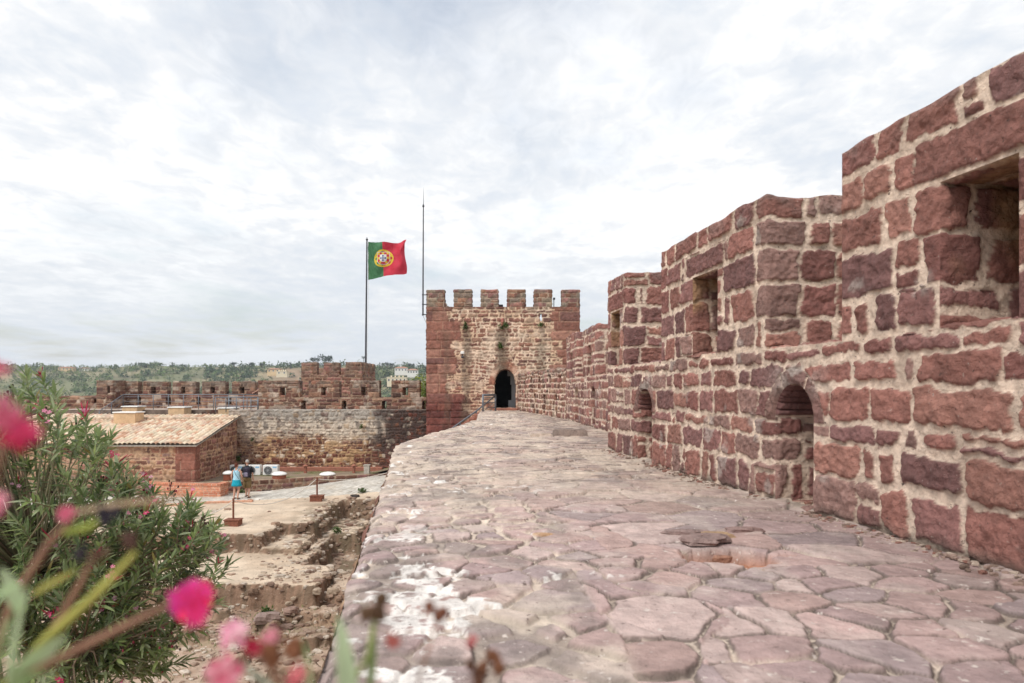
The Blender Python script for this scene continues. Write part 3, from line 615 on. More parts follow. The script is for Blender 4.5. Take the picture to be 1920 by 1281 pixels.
for a in (TX0, TX0+3.2, TX0+4.7, TX1-1.0):
    wall_mesh('merlon', wallbox(frame_y(TY+TD-.6), a, a+.9, TZ0, TZT-.1, .6, mer, mc, res=.08, sides='FLRTK', post=mpost, seed=a, **tk), M_['far_stone'], tower)
r = MB(); x0, x1, y0, y1, z0, z1 = TX0+.7, TX1-.7, TY+.605, TY+TD-.7, .1, 4.3      # the unlit room behind the doorway
for V in ([(x0, y0, z0), (x1, y0, z0), (x1, y1, z0), (x0, y1, z0)], [(x0, y0, z1), (x1, y0, z1), (x1, y1, z1), (x0, y1, z1)], [(x0, y1, z0), (x1, y1, z0), (x1, y1, z1), (x0, y1, z1)], [(x0, y0, z0), (x0, y1, z0), (x0, y1, z1), (x0, y0, z1)], [(x1, y0, z0), (x1, y1, z0), (x1, y1, z1), (x1, y0, z1)],
          [(x0, y0, z0), (doorx0, y0, z0), (doorx0, y0, z1), (x0, y0, z1)], [(doorx1, y0, z0), (x1, y0, z0), (x1, y0, z1), (doorx1, y0, z1)], [(doorx0, y0, 2.31), (doorx1, y0, 2.31), (doorx1, y0, z1), (doorx0, y0, z1)]): r.add(V, [(0, 1, 2, 3)])
r.build('room', M_['dark_room'], tower)
b = MB()
for a, c, z0, z1 in ((953, 969, .1, .55), (959, 969, .55, 1.45), (957, 969, 1.45, 1.95), (951.5, 969, 1.95, 2.35)):
    b.box(PX(a, TY+1.75), PX(c, TY+1.75), TY+1.75, TY+1.82, z0, z1-.004)
b.build('door_leaf', M_['grey_panel'], tower)
MB().box(doorx0-.12, doorx1+.1, TY-.35, TY+.55, -.02, .125, .03).build('doorstep', M_['terracotta'], tower)
p = pt(867, 664, TY-.14); b = MB().box(p[0]-.1, p[0]+.1, TY-.24, TY+.06, p[2], p[2]+.15, .02)
fl = tag(b.build('floodlight', M_['white']), 'white floodlight fixed high on the left of the tower front', 'floodlight')
MB().tube([(p[0], TY-.1, p[2]), (p[0], TY-.1, p[2]-.14)], .02).tube([(p[0]-.06, TY-.16, p[2]-.18), (p[0]+.06, TY-.12, p[2]-.15)], [.05, .07]).build('bracket', M_['dark_steel'], fl)
p = pt(942, 601, TY-.1); sp_ = tag(MB().box(p[0]-.07, p[0]+.07, TY-.1, TY+.1, p[2]-.3, p[2]+.12, .02).build('rain_spout', mat_surf('pinkstone', (.42, .16, .13), nscale=6)), 'short pink stone rain spout high in the middle of the tower front', 'spout')
rod = empty('lightning_rod', pt(793, 592, TY), 'tall thin lightning rod bracketed to the left edge of the tower', 'lightning rod')
a, m, t = pt(793, 592, TY), pt(793.8, 386, TY), pt(794.4, 352, TY)
MB().tube([a, m], [.045, .03]).tube([m, t], [.018, .004]).lathe(m[0], m[1], [(.02, m[2]-.08), (.06, m[2]-.06), (.06, m[2]), (.02, m[2]+.1)], 8).build('mast', M_['dark_steel'], rod)
for y in (553, 571, 590):
    p = pt(791, y, TY); MB().tube([p, (TX0+.1, TY+.02, p[2])], .03, 6).build('bracket', M_['dark_steel'], rod)
p = pt(793, 592, TY); MB().tube([p, (p[0]+.15, TY, p[2]-.35), (TX0+.05, TY-.01, p[2]-.5)], .009, 5).build('cable', M_['dark_steel'], rod)
for px_, py, n in ((1038.5, 562, 'camera_mast'), (940, 574, 'spotlight')):
    p = pt(px_, py, TY+1.2); b = MB()
    if n == 'camera_mast': b.tube([(p[0], p[1], 4.6), (p[0], p[1], p[2])], .025).box(p[0]-.05, p[0]+.07, p[1]-.15, p[1]+.1, p[2], p[2]+.10, .01); lb = 'small pole with a camera standing behind the tower battlement on its right'
    else: b.tube([(p[0], p[1], 4.6), (p[0], p[1], p[2])], .02).box(p[0]-.16, p[0]+.1, p[1]-.1, p[1]+.1, p[2]-.04, p[2]+.08, .02); lb = 'small dark spotlight poking up in the middle gap of the tower battlement'
    tag(b.build(n, M_['dark_steel']), lb, n.replace('_', ' '))

# ------------------------------------------------------------------ curtain wall left of the tower
CY = 38.7; CX0, CX1 = -16.05, TX0+.25
cb = [-4.8]
while cb[-1] < .1: cb.append(cb[-1]+rg.uniform(.12, .30))
cur = Masonry(cb, -18, 0, .14, .50, 81, mort=.022, warp=.05, wsc=3, wav=.06, split=.05, rnd=.06, tilt=.5)
def cur_col(u, v, ev, seed):
    sd, r0, r1, r2, r3, dark = ev
    pal = arr([(.135, .050, .035), (.09, .038, .030), (.165, .065, .042), (.20, .085, .05), (.14, .052, .037), (.58, .47, .37), (.44, .28, .15)])
    w = fbm(u*.8, v*.8, 83, 3); i = np.minimum((np.clip(r0*(.80+.36*ss(-.1, .4, w)*ss(-6.8, -8.5, u)), 0, .999)*7).astype(int), 6)
    c = pal[i]*(.8+.4*r1[:, None]); mo = lerp(arr((.33, .20, .115)), arr((.10, .055, .045)), ss(-8.6, -7.2, u)[:, None])
    return c, mo*(1+.25*fbm(u*4, v*4, 84, 3)[:, None])
def cur_post(u, v, C, on, ev):
    n = fbm(u*.9, v*1.2, 85, 5); n2 = fbm(u*4, v*4, 86, 4); n3 = fbm(u*2, v*.5, 87, 4)
    pl = ss(-1.75, -1.25, v+.45*n)*ss(-6.6, -7.6, u+.8*n)                    # what is left of the render on the upper wall
    pc = lerp(arr((.56, .48, .39)), arr((.36, .33, .29)), ss(-.9, -.3, v+.3*n)[:, None]); pc = lerp(pc, arr((.15, .13, .115)), (ss(.08, .38, n2+.5*n3)*.8)[:, None])
    C = lerp(C, pc, (pl*(.9-.35*on*(ev[1] > .6)))[:, None])
    ct = ss(-2.4, -1.7, v)*ss(-1.3, -1.6, v)*ss(-.2, .3, n)*ss(-8.5, -9.3, u); C = lerp(C, arr((.56, .43, .31)), (ct*.25)[:, None])
    l = ss(-14.3, -15.4, u+.6*n)*ss(-.2, .3, n2+.3); C = lerp(C, arr((.40, .31, .25)), (l*.4)[:, None])
    bk = ss(-8.3, -7.0, u+.7*n)*ss(-3.0, -1.6, v+.8*n3)*ss(-.55, -.05, n2+.2*n); C = lerp(C, arr((.045, .036, .032)), (bk*.78)[:, None])
    return C*(1+.12*n2[:, None])
cw = empty('curtain_wall', (-10, CY, -4), 'long curtain wall with patched render, dark stains and four broad merlons between house and tower', 'wall', 'crenellated castle walls')
ps = wallbox(frame_y(CY), CX0, CX1, -4.8, 0, 2.2, cur, cur_col, res=.035, sides='FT', post=cur_post, relief=.035, edge=.05, rough=.02, rsc=4, tw=.05, seed=30, topcol=stone_colour(arr([(.36, .28, .23), (.30, .22, .18)]), arr((.44, .36, .3)), .2))
wall_mesh('wall', ps, M_['far_stone'], cw)
PY = 40.6
pb = [-.05, .2, .42, .62, PZ(745.5, PY), 1.0, 1.25, 1.5, PZ(712, PY)+.05]
par = Masonry(pb, -45, 0, .25, .8, 91, mort=.016, warp=.03, rnd=.05, tilt=.3, split=.2)
par_c = stone_colour(np.concatenate([BROWN, arr([(.13, .06, .05), (.16, .075, .055), (.40, .31, .25)])]), arr((.33, .23, .16)), .25)
def par_post(u, v, C, on, ev):
    n = fbm(u*2.2, v*2.6, 93, 5); C = lerp(C, arr((.14, .115, .095)), (ss(.8, 1.7, v+.3*n)*ss(-.45, .2, n)*.62)[:, None])
    return lerp(C, arr((.42, .35, .29)), (ss(.32, .5, fbm(u*1.4, v*1.8, 94, 4))*.6)[:, None])
kw = dict(relief=.03, edge=.05, rough=.018, rsc=5, tw=.05, post=par_post)
def sh(a, b, y0, y1, Y, b_=0, depth=.55, thr=True):
    u0, u1, v0, v1 = PX(a, Y), PX(b, Y), PZ(y1, Y), PZ(y0, Y); c = (u0+u1)/2; w = (u1-u0)*.16
    return Hole(u0, u1, v0, v1-b_, b_, depth=depth, back=(c-w, c+w, v0+.02, v1-.04) if thr else None)
X0 = PX(484, PY)
hs = [sh(564, 575, 751, 768, PY, .17), sh(640.5, 650, 751, 768, PY, .15), sh(715.5, 725.5, 751, 768, PY, .15), sh(791.5, 799, 751, 768, PY, .12)]
wall_mesh('parapet', wallbox(frame_y(PY), X0, PX(810, PY), -.05, pb[4], .57, par, par_c, res=.035, sides='FLTK', holes=hs, seed=31, **kw), M_['far_stone'], cw)
for a, b, s0, s1 in ((484, 562, 524.5, 536), (579, 636, 602, 613), (657, 711, 677, 689), (734, 786.5, 754.5, 766)):
    wall_mesh('merlon', wallbox(frame_y(PY), PX(a, PY), PX(b, PY), pb[4], PZ(713, PY), .57, par, par_c, res=.035, sides='FLRTK', holes=[sh(s0, s1, 726, 742, PY)], seed=a, top_wob=.03, **kw), M_['far_stone'], cw)
# left stretch, farther back
LY = 44.0
lb = [-.6, .05, .3, .55, PZ(739.5, LY), 1.1, 1.35, 1.62, PZ(714, LY)+.1]
lpar = Masonry(lb, -45, 0, .25, .8, 95, mort=.016, warp=.03, rnd=.05, tilt=.3, split=.2)
lw = empty('curtain_wall', (-24, LY, -4), 'low brown curtain wall with five merlons behind the tiled roof and the long railing', 'wall', 'crenellated castle walls')
hs = [sh(255.5, 264.5, 743, 759, LY, .17), sh(310.5, 320.5, 743, 759, LY, .17), sh(368, 376, 744, 759, LY, .12), sh(425, 434, 744, 759, LY, .12)]
wall_mesh('parapet', wallbox(frame_y(LY), PX(205, LY), PX(486, LY), -.6, lb[4], .57, lpar, par_c, res=.045, sides='FLTK', holes=hs, seed=32, **kw), M_['far_stone'], lw)
for a, b, s0, s1 in ((214, 258.5, 230, 231.5), (268, 313, 283, 292), (323.5, 367, 339, 347.5), (379, 422.5, 394.5, 403), (435, 478, 449, 458.5)):
    wall_mesh('merlon', wallbox(frame_y(LY), PX(a, LY), PX(b, LY), lb[4], PZ(715, LY), .57, lpar, par_c, res=.045, sides='FLRTK', holes=[sh(s0, s1, 725.5, 738.6, LY)], seed=a, top_wob=.03, **kw), M_['far_stone'], lw)
YB = 42.6
corner = wall_mesh('turret_wall', wallbox(frame_y(YB), PX(181, YB), PX(211, YB), -1, PZ(712.5, YB), 1.5, lpar, par_c, res=.045, sides='FLRTK', holes=[sh(201, 206, 724, 737.5, YB)], seed=33, top_wob=.03, **kw), M_['far_stone'])
tag(corner, 'square brown corner turret with one narrow slit at the left end of the merlons', 'turret')
w2 = wall_mesh('castle_wall', wallbox(frame_y(43.2), -34, PX(186, 43.2), -1, PZ(741.5, 43.2), .6, lpar, par_c, res=.06, sides='FRTK', holes=[sh(176, 181, 747, 756, 43.2)], seed=34, top_wob=.06, **kw), M_['far_stone'])
tag(w2, 'low brown wall running left from the corner turret behind the oleander', 'wall')
# deck of the wall-walk behind, dark band of wall in front of it
ps = [panel(lambda a, b: np.stack([a, b, .0*a-.03], -1), cuts(-27.5, -13.2, .12), cuts(40.2, 44.3, .12), (0, 0, 1), lambda a, b: (a, b), par, stone_colour(arr([(.36, .28, .23), (.30, .22, .18)]), arr((.44, .36, .3)), .2), seed=35)]
ps.append(panel(lambda a, b: np.stack([a, 40.2+0*a, b], -1), cuts(-27.5, -15.6, .08), cuts(-2, -.03, .08), (0, -1, 0), lambda a, b: (a, b), cur, stone_colour(BROWN*.7, arr((.2, .15, .12)), .2), seed=36))
tag(wall_mesh('terrace', ps, M_['far_stone']), kind='structure')

# ------------------------------------------------------------------ second tower and the flag
T2 = 48.0; t2 = empty('keep_tower', (-12.6, T2+2, -2), 'squat battlemented tower rising behind the curtain wall, under the flagpole', 'tower')
b2 = [-1]
while b2[-1] < 3.2: b2.append(b2[-1]+rg.uniform(.2, .34))
m2 = Masonry(b2, -25, 60, .3, .85, 97, mort=.014, warp=.03, rnd=.04, tilt=.2); c2 = stone_colour(np.concatenate([BROWN, RED[[0, 2]]]), arr((.36, .25, .17)), .25)
X0, X1 = PX(565, T2), PX(679, T2); z2, z2t = PZ(703.5, T2), PZ(679, T2)
k2 = dict(relief=.03, edge=.05, rough=.018, rsc=5, tw=.05, post=lambda u, v, C, on, ev: lerp(C, arr((.17, .135, .11)), (ss(1.6, 3.0, v+.4*fbm(u*2, v*2, 99, 4))*ss(-.4, .2, fbm(u*3, v*3, 98, 4))*.55)[:, None]))
ps = wallbox(frame_y(T2), X0, X1, -1, z2, .5, m2, c2, res=.05, sides='FT', seed=40, **k2)+wallbox(frame_x(X1, 1), T2, T2+4.6, -1, z2, .5, m2, c2, res=.06, sides='FT', seed=41, **k2)+wallbox(frame_x(X0, -1), T2, T2+4.6, -1, z2, .5, m2, c2, res=.09, sides='FT', seed=42, **k2)+wallbox(frame_y(T2+4.1), X0, X1, -1, z2, .5, m2, c2, res=.08, sides='FTK', seed=43, **k2)
ps.append(panel(lambda a, b: np.stack([a, b, 1.6+0*a], -1), cuts(X0, X1, .2), cuts(T2, T2+4.6, .2), (0, 0, 1), lambda a, b: (a, b), m2, c2, seed=44))
wall_mesh('wall', ps, M_['far_stone'], t2)
for a, b in ((565, 594.5), (607, 636), (648, 679)): wall_mesh('merlon', wallbox(frame_y(T2), PX(a, T2), PX(b, T2), z2, z2t, .5, m2, c2, res=.05, sides='FLRTK', seed=a, top_wob=.04, **k2), M_['far_stone'], t2)
for y0, y1 in ((T2+.9, T2+1.9), (T2+2.5, T2+3.4), (T2+3.9, T2+4.6)): wall_mesh('merlon', wallbox(frame_x(X1, 1), y0, y1, z2, z2t, .5, m2, c2, res=.06, sides='FLRTK', seed=y0, **k2), M_['far_stone'], t2)
for a in (X0, X0+1.35, X0+3.3): wall_mesh('merlon', wallbox(frame_y(T2+4.1), a, a+.85, z2, z2t-.3, .5, m2, c2, res=.08, sides='FLRTK', seed=a, **k2), M_['far_stone'], t2)
FY = 50.4; pole = empty('flagpole', (PX(686, FY), FY, 1.6), 'tall slender dark flagpole standing on the second tower', 'flagpole')
a, t = (PX(685.4, FY), FY, 1.6), pt(688, 450, FY)
MB().tube([a, t], [.075, .05], 10).build('pole', M_['dark_steel'], pole)
MB().lathe(t[0], t[1], [(.05, t[2]-.05), (.09, t[2]), (.09, t[2]+.06), (.03, t[2]+.10), (.015, t[2]+.22)], 10).build('finial', M_['dark_steel'], pole)
MB().tube([(t[0]+.10, FY-.02, t[2]-.1), (t[0]+.13, FY-.02, PZ(535, FY)), (a[0]+.10, FY, 2.6)], .008, 5).build('halyard', M_['rope'], pole)
def build_flag():
    nu_, nv_ = 190, 150; u, v = np.meshgrid(np.linspace(0, 1, nu_), np.linspace(0, 1, nv_), indexing='ij'); u = u.ravel(); v = v.ravel()   # v=0 top
    x = np.interp(u, [0, .4, .8, 1], [690, 717.5, 750, 760])+(v-.5)*2.5*u
    yt = np.interp(u, [0, .4, .75, .9, 1], [454, 454.5, 455.5, 452, 450]); yb = np.interp(u, [0, .4, .75, 1], [525, 518.5, 515.5, 512])
    y = lerp(yt, yb, v)+.8*np.sin(u*9)*v; x = x+1.6*np.sin(v*7+u*2)*ss(.6, 1, u)+2.2*ss(.9, 1, u)*ss(.12, 0, v)
    dep = .16*np.sin(u*11+v*3.2)*ss(0, .5, u)+.07*np.sin(u*23-v*6)*u+.05*fbm(u*6, v*5, 3, 4)+.10*np.sin((v*1.3+u)*10)*ss(0, .3, u)*.5+.12*ss(.93, 1, u)
    dep += .035*np.sin((u*1.6+(1-v)*.55)*38)*ss(.45, .1, u)          # hoist folds
    Y = FY-.02+dep; V = np.stack([(x-CX)/F*FY, Y, EYE-(y-HY)/F*FY], -1)
    G, R, Ye, Wh, Bl = arr((.07, .20, .095)), arr((.60, .04, .075)), arr((.78, .58, .06)), arr((.8, .8, .78)), arr((.02, .06, .30))
    C = np.where((u < .41)[:, None], G, R); s = 3.05; a = (u-.41)*s; b = (v-.47)*s*.98; rr = np.hypot(a/.98, b)
    R0 = .70
    ring = np.abs(rr-R0) < .05
    for k in (0, pi/2): pass
    arm = (np.abs(np.hypot(a/.55, b)-R0) < .06) | (np.abs(np.hypot(a, b/.45)-R0) < .06) | (np.abs(np.hypot((a+b)/1.41/.5, (a-b)/1.41)-R0) < .055) | (np.abs(np.hypot((a-b)/1.41/.5, (a+b)/1.41)-R0) < .055)
    C[(arm & (rr < R0)) | ring] = Ye
    def shield(w, h, x=0., y=0.):
        aa, bb = a-x, b-y; return (np.abs(aa) < w) & (bb > -h) & ((bb < h*.2) | (np.hypot(aa, (bb-h*.2)*w/(h*.8)) < w))
    C[shield(.47, .56)] = Wh; C[shield(.43, .52)] = R
    for cx, cy in ((-.34, -.42), (0, -.42), (.34, -.42), (-.34, -.02), (.34, -.02), (-.2, .34), (.2, .34)): C[(np.abs(a-cx) < .075) & (np.abs(b-cy) < .085)] = Ye
    C[shield(.245, .34, 0, -.0)] = Wh
    for cx, cy in ((0, -.19), (0, 0), (0, .19), (-.15, 0), (.15, 0)): C[shield(.055, .075, cx, cy)] = Bl
    C = C*(1+.05*fbm(u*30, v*30, 5, 2)[:, None])
    i = np.arange(nu_*nv_).reshape(nu_, nv_); Q = np.stack([i[:-1, :-1], i[1:, :-1], i[1:, 1:], i[:-1, 1:]], -1).reshape(-1, 4)
    f = mesh('flag', V, Q, M_['flagcloth'], col=C)
    tag(f, 'green and red national flag with round yellow emblem and shield, flying from the flagpole', 'flag')
build_flag()
# ------------------------------------------------------------------ the yard: earth terraces, trenches, cobbled path
def yard_z(x, y):
    wx = x+.26*fbm(x*.8, y*.8, 101, 4)+.11*fbm(x*3.1, y*3.1, 103, 3); wy = y+.30*fbm(x*.7+5, y*.7, 102, 4)+.12*fbm(x*3.1+9, y*3.1, 104, 3)
    z = -5.62+.10*fbm(x*.5, y*.5, 105, 4)+0*x
    z = lerp(z, -4.88+.03*fbm(x*.6, y*.6, 106, 4), ss(20.84, 21.0, wy)*ss(-6.0, -6.2, wx))                # lower terrace, a flat-topped block
    top = -4.20+.20*ss(26, 31, y)+.5*ss(-12.5, -6.2, x)*ss(31, 34.5, y)+.03*fbm(x*.5, y*.5, 107, 4)
    z = lerp(z, top, np.maximum(ss(25.1, 25.28, wy)*ss(-7.7, -7.9, wx), ss(31.3, 31.9, wy)))               # sandy upper level
    bl = ss(21.3, 21.5, wy)*ss(23.7, 23.5, wy)*ss(-6.1, -5.9, wx)*ss(-4.7, -4.9, wx); z = np.maximum(z, lerp(z, -5.15, bl))
    tr = ss(-7.3, -7.1, wx)*(1-ss(31.0, 31.4, wy))
    z = np.where(bl > .5, z, lerp(z, np.minimum(z, -5.9+.8*ss(24.5, 31, y)+.12*fbm(x*.9, y*.9, 108, 4)), tr*ss(23.6, 23.9, wy)))
    st = ss(-7.9, -7.6, wx)*ss(-6.2, -6.5, wx)*ss(27.8, 28.1, wy)*ss(31.2, 30.9, wy); z = lerp(z, -4.72, st*.95)
    nt = ss(-9.3, -9.1, wx)*ss(-7.7, -7.9, wx)*ss(27.3, 27.1, wy)*ss(24.9, 25.1, wy); z = lerp(z, -4.66, nt)  # bite out of the terrace lip
    lump = ss(.1, .3, fbm(x*1.3, y*1.3, 109, 4))*ss(21.0, 20.2, y)*ss(-9.6, -8.6, x)*.28
    fs = np.abs(z+4.55)
    z = z+lump+.015*fbm(x*3, y*3, 110, 4)+.012*fbm(x*9, y*9, 111, 3)
    return z
gx = np.concatenate([np.arange(-46, -20, .35), np.arange(-20, -3.5, .062), np.arange(-3.5, -.15, .3)]); gy = np.concatenate([np.arange(-8, 13, .3), np.arange(13, 35.5, .062), np.arange(35.5, 46, .25)])
X, Y = np.meshgrid(gx, gy, indexing='ij'); x, y = X.ravel(), Y.ravel(); z = yard_z(x, y)
Zg = z.reshape(X.shape); dzx = np.abs(np.gradient(Zg, axis=0)/np.gradient(gx)[:, None]); dzy = np.abs(np.gradient(Zg, axis=1)/np.gradient(gy)[None, :]); slope = np.hypot(dzx, dzy).ravel()
fg = np.where((slope > .75) & (x > -12) & (x < -4.5) & (y > 19) & (y < 32))[0].tolist(); fgx = np.stack([x, y, z], -1)
n = fbm(x*.6, y*.6, 112, 5); n2 = fbm(x*2.6, y*2.6, 113, 5)
Cg = lerp(arr((.62, .50, .38)), arr((.54, .42, .31)), ss(-.3, .4, n+.4*n2)[:, None])
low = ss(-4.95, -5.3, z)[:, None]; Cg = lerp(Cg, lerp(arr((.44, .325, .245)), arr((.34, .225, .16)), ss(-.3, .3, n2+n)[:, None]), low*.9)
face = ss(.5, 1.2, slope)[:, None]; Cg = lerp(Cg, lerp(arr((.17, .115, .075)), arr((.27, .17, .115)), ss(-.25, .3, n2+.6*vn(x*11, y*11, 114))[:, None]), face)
moss = ss(-.12, .25, n2+.6*n)*ss(-9.6, -7.8, x)*ss(24.0, 26, y)*ss(32.2, 30.5, y)
Cg = lerp(Cg, arr((.155, .12, .075)), (moss*.85)[:, None])
m3 = ss(.1, .5, n+.5*n2)*ss(20.5, 17.5, y); Cg = lerp(Cg, arr((.30, .26, .155)), (m3*.6)[:, None])
i = np.arange(len(x)).reshape(X.shape); Q = np.stack([i[:-1, :-1], i[1:, :-1], i[1:, 1:], i[:-1, 1:]], -1).reshape(-1, 4)
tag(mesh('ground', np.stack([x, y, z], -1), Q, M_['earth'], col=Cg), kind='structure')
def on_ground(x, y): return float(yard_z(arr([x]), arr([y]))[0])
# cobbled path climbing along the low wall
lo_, up_ = [(-26, 29.9), (-14.9, 30.9), (-10.6, 32.1), (-6.4, 32.7), (-2.6, 33.6)], [(-26, 31.6), (-15.6, 33.2), (-14, 33.5), (-10, 35.6), (-6.6, 37.0), (-2.6, 37.6)]
xs = np.arange(-26, -2.5, .10); ts = np.linspace(0, 1, 46); X, T = np.meshgrid(xs, ts, indexing='ij')
ylo = np.interp(X, *zip(*lo_))+.10*fbm(X*1.5, X*0, 121, 3); yup = np.interp(X, *zip(*up_)); Y = ylo+(yup-ylo)*T; x, y = X.ravel(), Y.ravel()
v = voro(x, y, 131, .125, .12); hh = ss(.004, .03, v[0])*.014; t = T.ravel(); z = yard_z(x, y)+.045*ss(0, .06, t)+hh-.02*ss(.02, 0, t)
Cp = lerp(arr((.40, .36, .30)), (arr((.60, .565, .51))*(.86+.28*hsh(v[1], v[1], 9)[:, None])), ss(.0, .02, v[0])[:, None]); Cp = lerp(Cp, arr((.5, .40, .29)), (ss(.0, .5, fbm(x*.7, y*.7, 122, 4))*.5)[:, None])
i = np.arange(len(x)).reshape(X.shape); Q = np.stack([i[:-1, :-1], i[1:, :-1], i[1:, 1:], i[:-1, 1:]], -1).reshape(-1, 4)
tag(mesh('pavement', np.stack([x, y, z], -1), Q, M_['earth'], col=Cp), kind='structure')
def path_z(x, y): return on_ground(x, y)+.055
# a low wall holding up the roof terrace behind the path
lm = Masonry([-5, -4.7, -4.4, -4.12, -3.86, -3.62, -3.36], -1, 30, .22, .6, 141, mort=.024, warp=.03, rnd=.05, tilt=.3)
LWF = frame_line([(-26, 31.75), (-15.6, 33.3), (-14, 33.6), (-10, 35.7), (-6.6, 37.1)], flip=-1)
lwall = wall_mesh('low_wall', wallbox(LWF, 0, LWF.len, -5, -3.40, .35, lm, stone_colour(np.concatenate([BROWN*.85, RED[:2]*.8]), arr((.34, .25, .18)), .25), res=.045, sides='FLRT', relief=.03, edge=.05, rough=.015, rsc=5, tw=.05, seed=50), M_['far_stone'])
tag(lwall, 'low brown stone wall along the upper side of the cobbled path', 'wall')
xs = np.arange(-17.5, -4.9, .12); ts = np.linspace(0, 1, 30); X, T = np.meshgrid(xs, ts, indexing='ij'); Y = np.interp(X, [-26, -15.6, -14, -10, -6.6, -2], [31.9, 33.45, 33.75, 35.85, 37.25, 38.2]); Y = Y+(38.75-Y)*T; x, y = X.ravel(), Y.ravel(); n = fbm(x*1.2, y*1.2, 151, 5)
z = -3.44+.03*n+.35*ss(-8, -6, x)
Cd = lerp(arr((.26, .20, .145)), arr((.17, .16, .075)), ss(.0, .3, n)[:, None])
i = np.arange(len(x)).reshape(X.shape); Q = np.stack([i[:-1, :-1], i[1:, :-1], i[1:, 1:], i[:-1, 1:]], -1).reshape(-1, 4)
tag(mesh('terrace', np.stack([x, y, z], -1), Q, M_['earth'], col=Cd), kind='structure')
MBp = MB(); MBp.box(-14.6, -7.3, 38.35, 38.62, -3.46, -3.20, .03)
gut = tag(MBp.build('drain_channel', M_['terracotta']), 'long red drain channel running along the foot of the curtain wall', 'channel')

# ------------------------------------------------------------------ the house with the tiled roof
BY, BX = 33.6, PX(366, 33.6); EZ = PZ(831, 33.6); BKY = 38.9; RZ = PZ(778, 38.9)
house = empty('stone_house', (-20, 36, -4), 'low stone house with a long pale tiled roof beside the curtain wall', 'house')
hb = [-4.6]
while hb[-1] < .3: hb.append(hb[-1]+rg.uniform(.14, .30))
hq = [-4.6]
while hq[-1] < .3: hq.append(hq[-1]+rg.uniform(.34, .5))
hm = Masonry(hb, -32, 60, .18, .6, 161, mort=.022, warp=.04, wav=.04, rnd=.05, tilt=.4); hqm = Masonry(hq, -32, 60, .7, 1.1, 162, mort=.012, warp=.01, wav=0, split=0, rnd=.02)
class HouseMas:
    seed = 163
    def eval(s, u, v):
        a, b = hqm.eval(u, v), hm.eval(u, v); q = (u > BX-.95) & (u < 0) | (u > 30) & (u < BY+.5); s.q = q
        return tuple(np.where(q, p, r) for p, r in zip(a, b))
hmas = HouseMas()
def house_col(u, v, ev, seed):
    c, m = stone_colour(np.concatenate([RUBBLE, RED[[0, 2, 4]], BROWN[:2]]), arr((.50, .33, .22)), .25)(u, v, ev, seed)
    q = hmas.q[:, None]; return np.where(q, arr((.25, .105, .075))*(.85+.3*ev[2][:, None]), c*1.05), np.where(q, arr((.36, .22, .16)), m)
hp = lambda u, v, C, on, ev: lerp(C, arr((.50, .33, .215)), (ss(.0, .4, fbm(u*1.2, v*1.5, 165, 5))*(~hmas.q)*.6)[:, None])
kh = dict(relief=.03, edge=.045, rough=.016, rsc=5, tw=.05)
def side_top(u): return lerp(EZ, RZ, (u-BY)/(BKY-BY))-.06
ps = [panel(lambda a, b: np.stack([a, BY+0*a, b], -1), cuts(-27, BX, .045), cuts(-4.6, EZ-.05, .045), (0, -1, 0), lambda a, b: (a, b), hmas, house_col, taper=(0, 1, 0, 0), post=hp, seed=52, **kh)]
ps.append(panel(lambda a, b: np.stack([BX+0*a, a, -4.6+(side_top(a)+4.6)*b], -1), cuts(BY, BKY, .045), np.linspace(0, 1, 80), (1, 0, 0), lambda a, b: (a+0*b, -4.6+(side_top(a)+4.6)*b), hmas, house_col, taper=(1, 0, 0, 0), seed=53, **kh))
wall_mesh('wall', ps, M_['far_stone'], house)
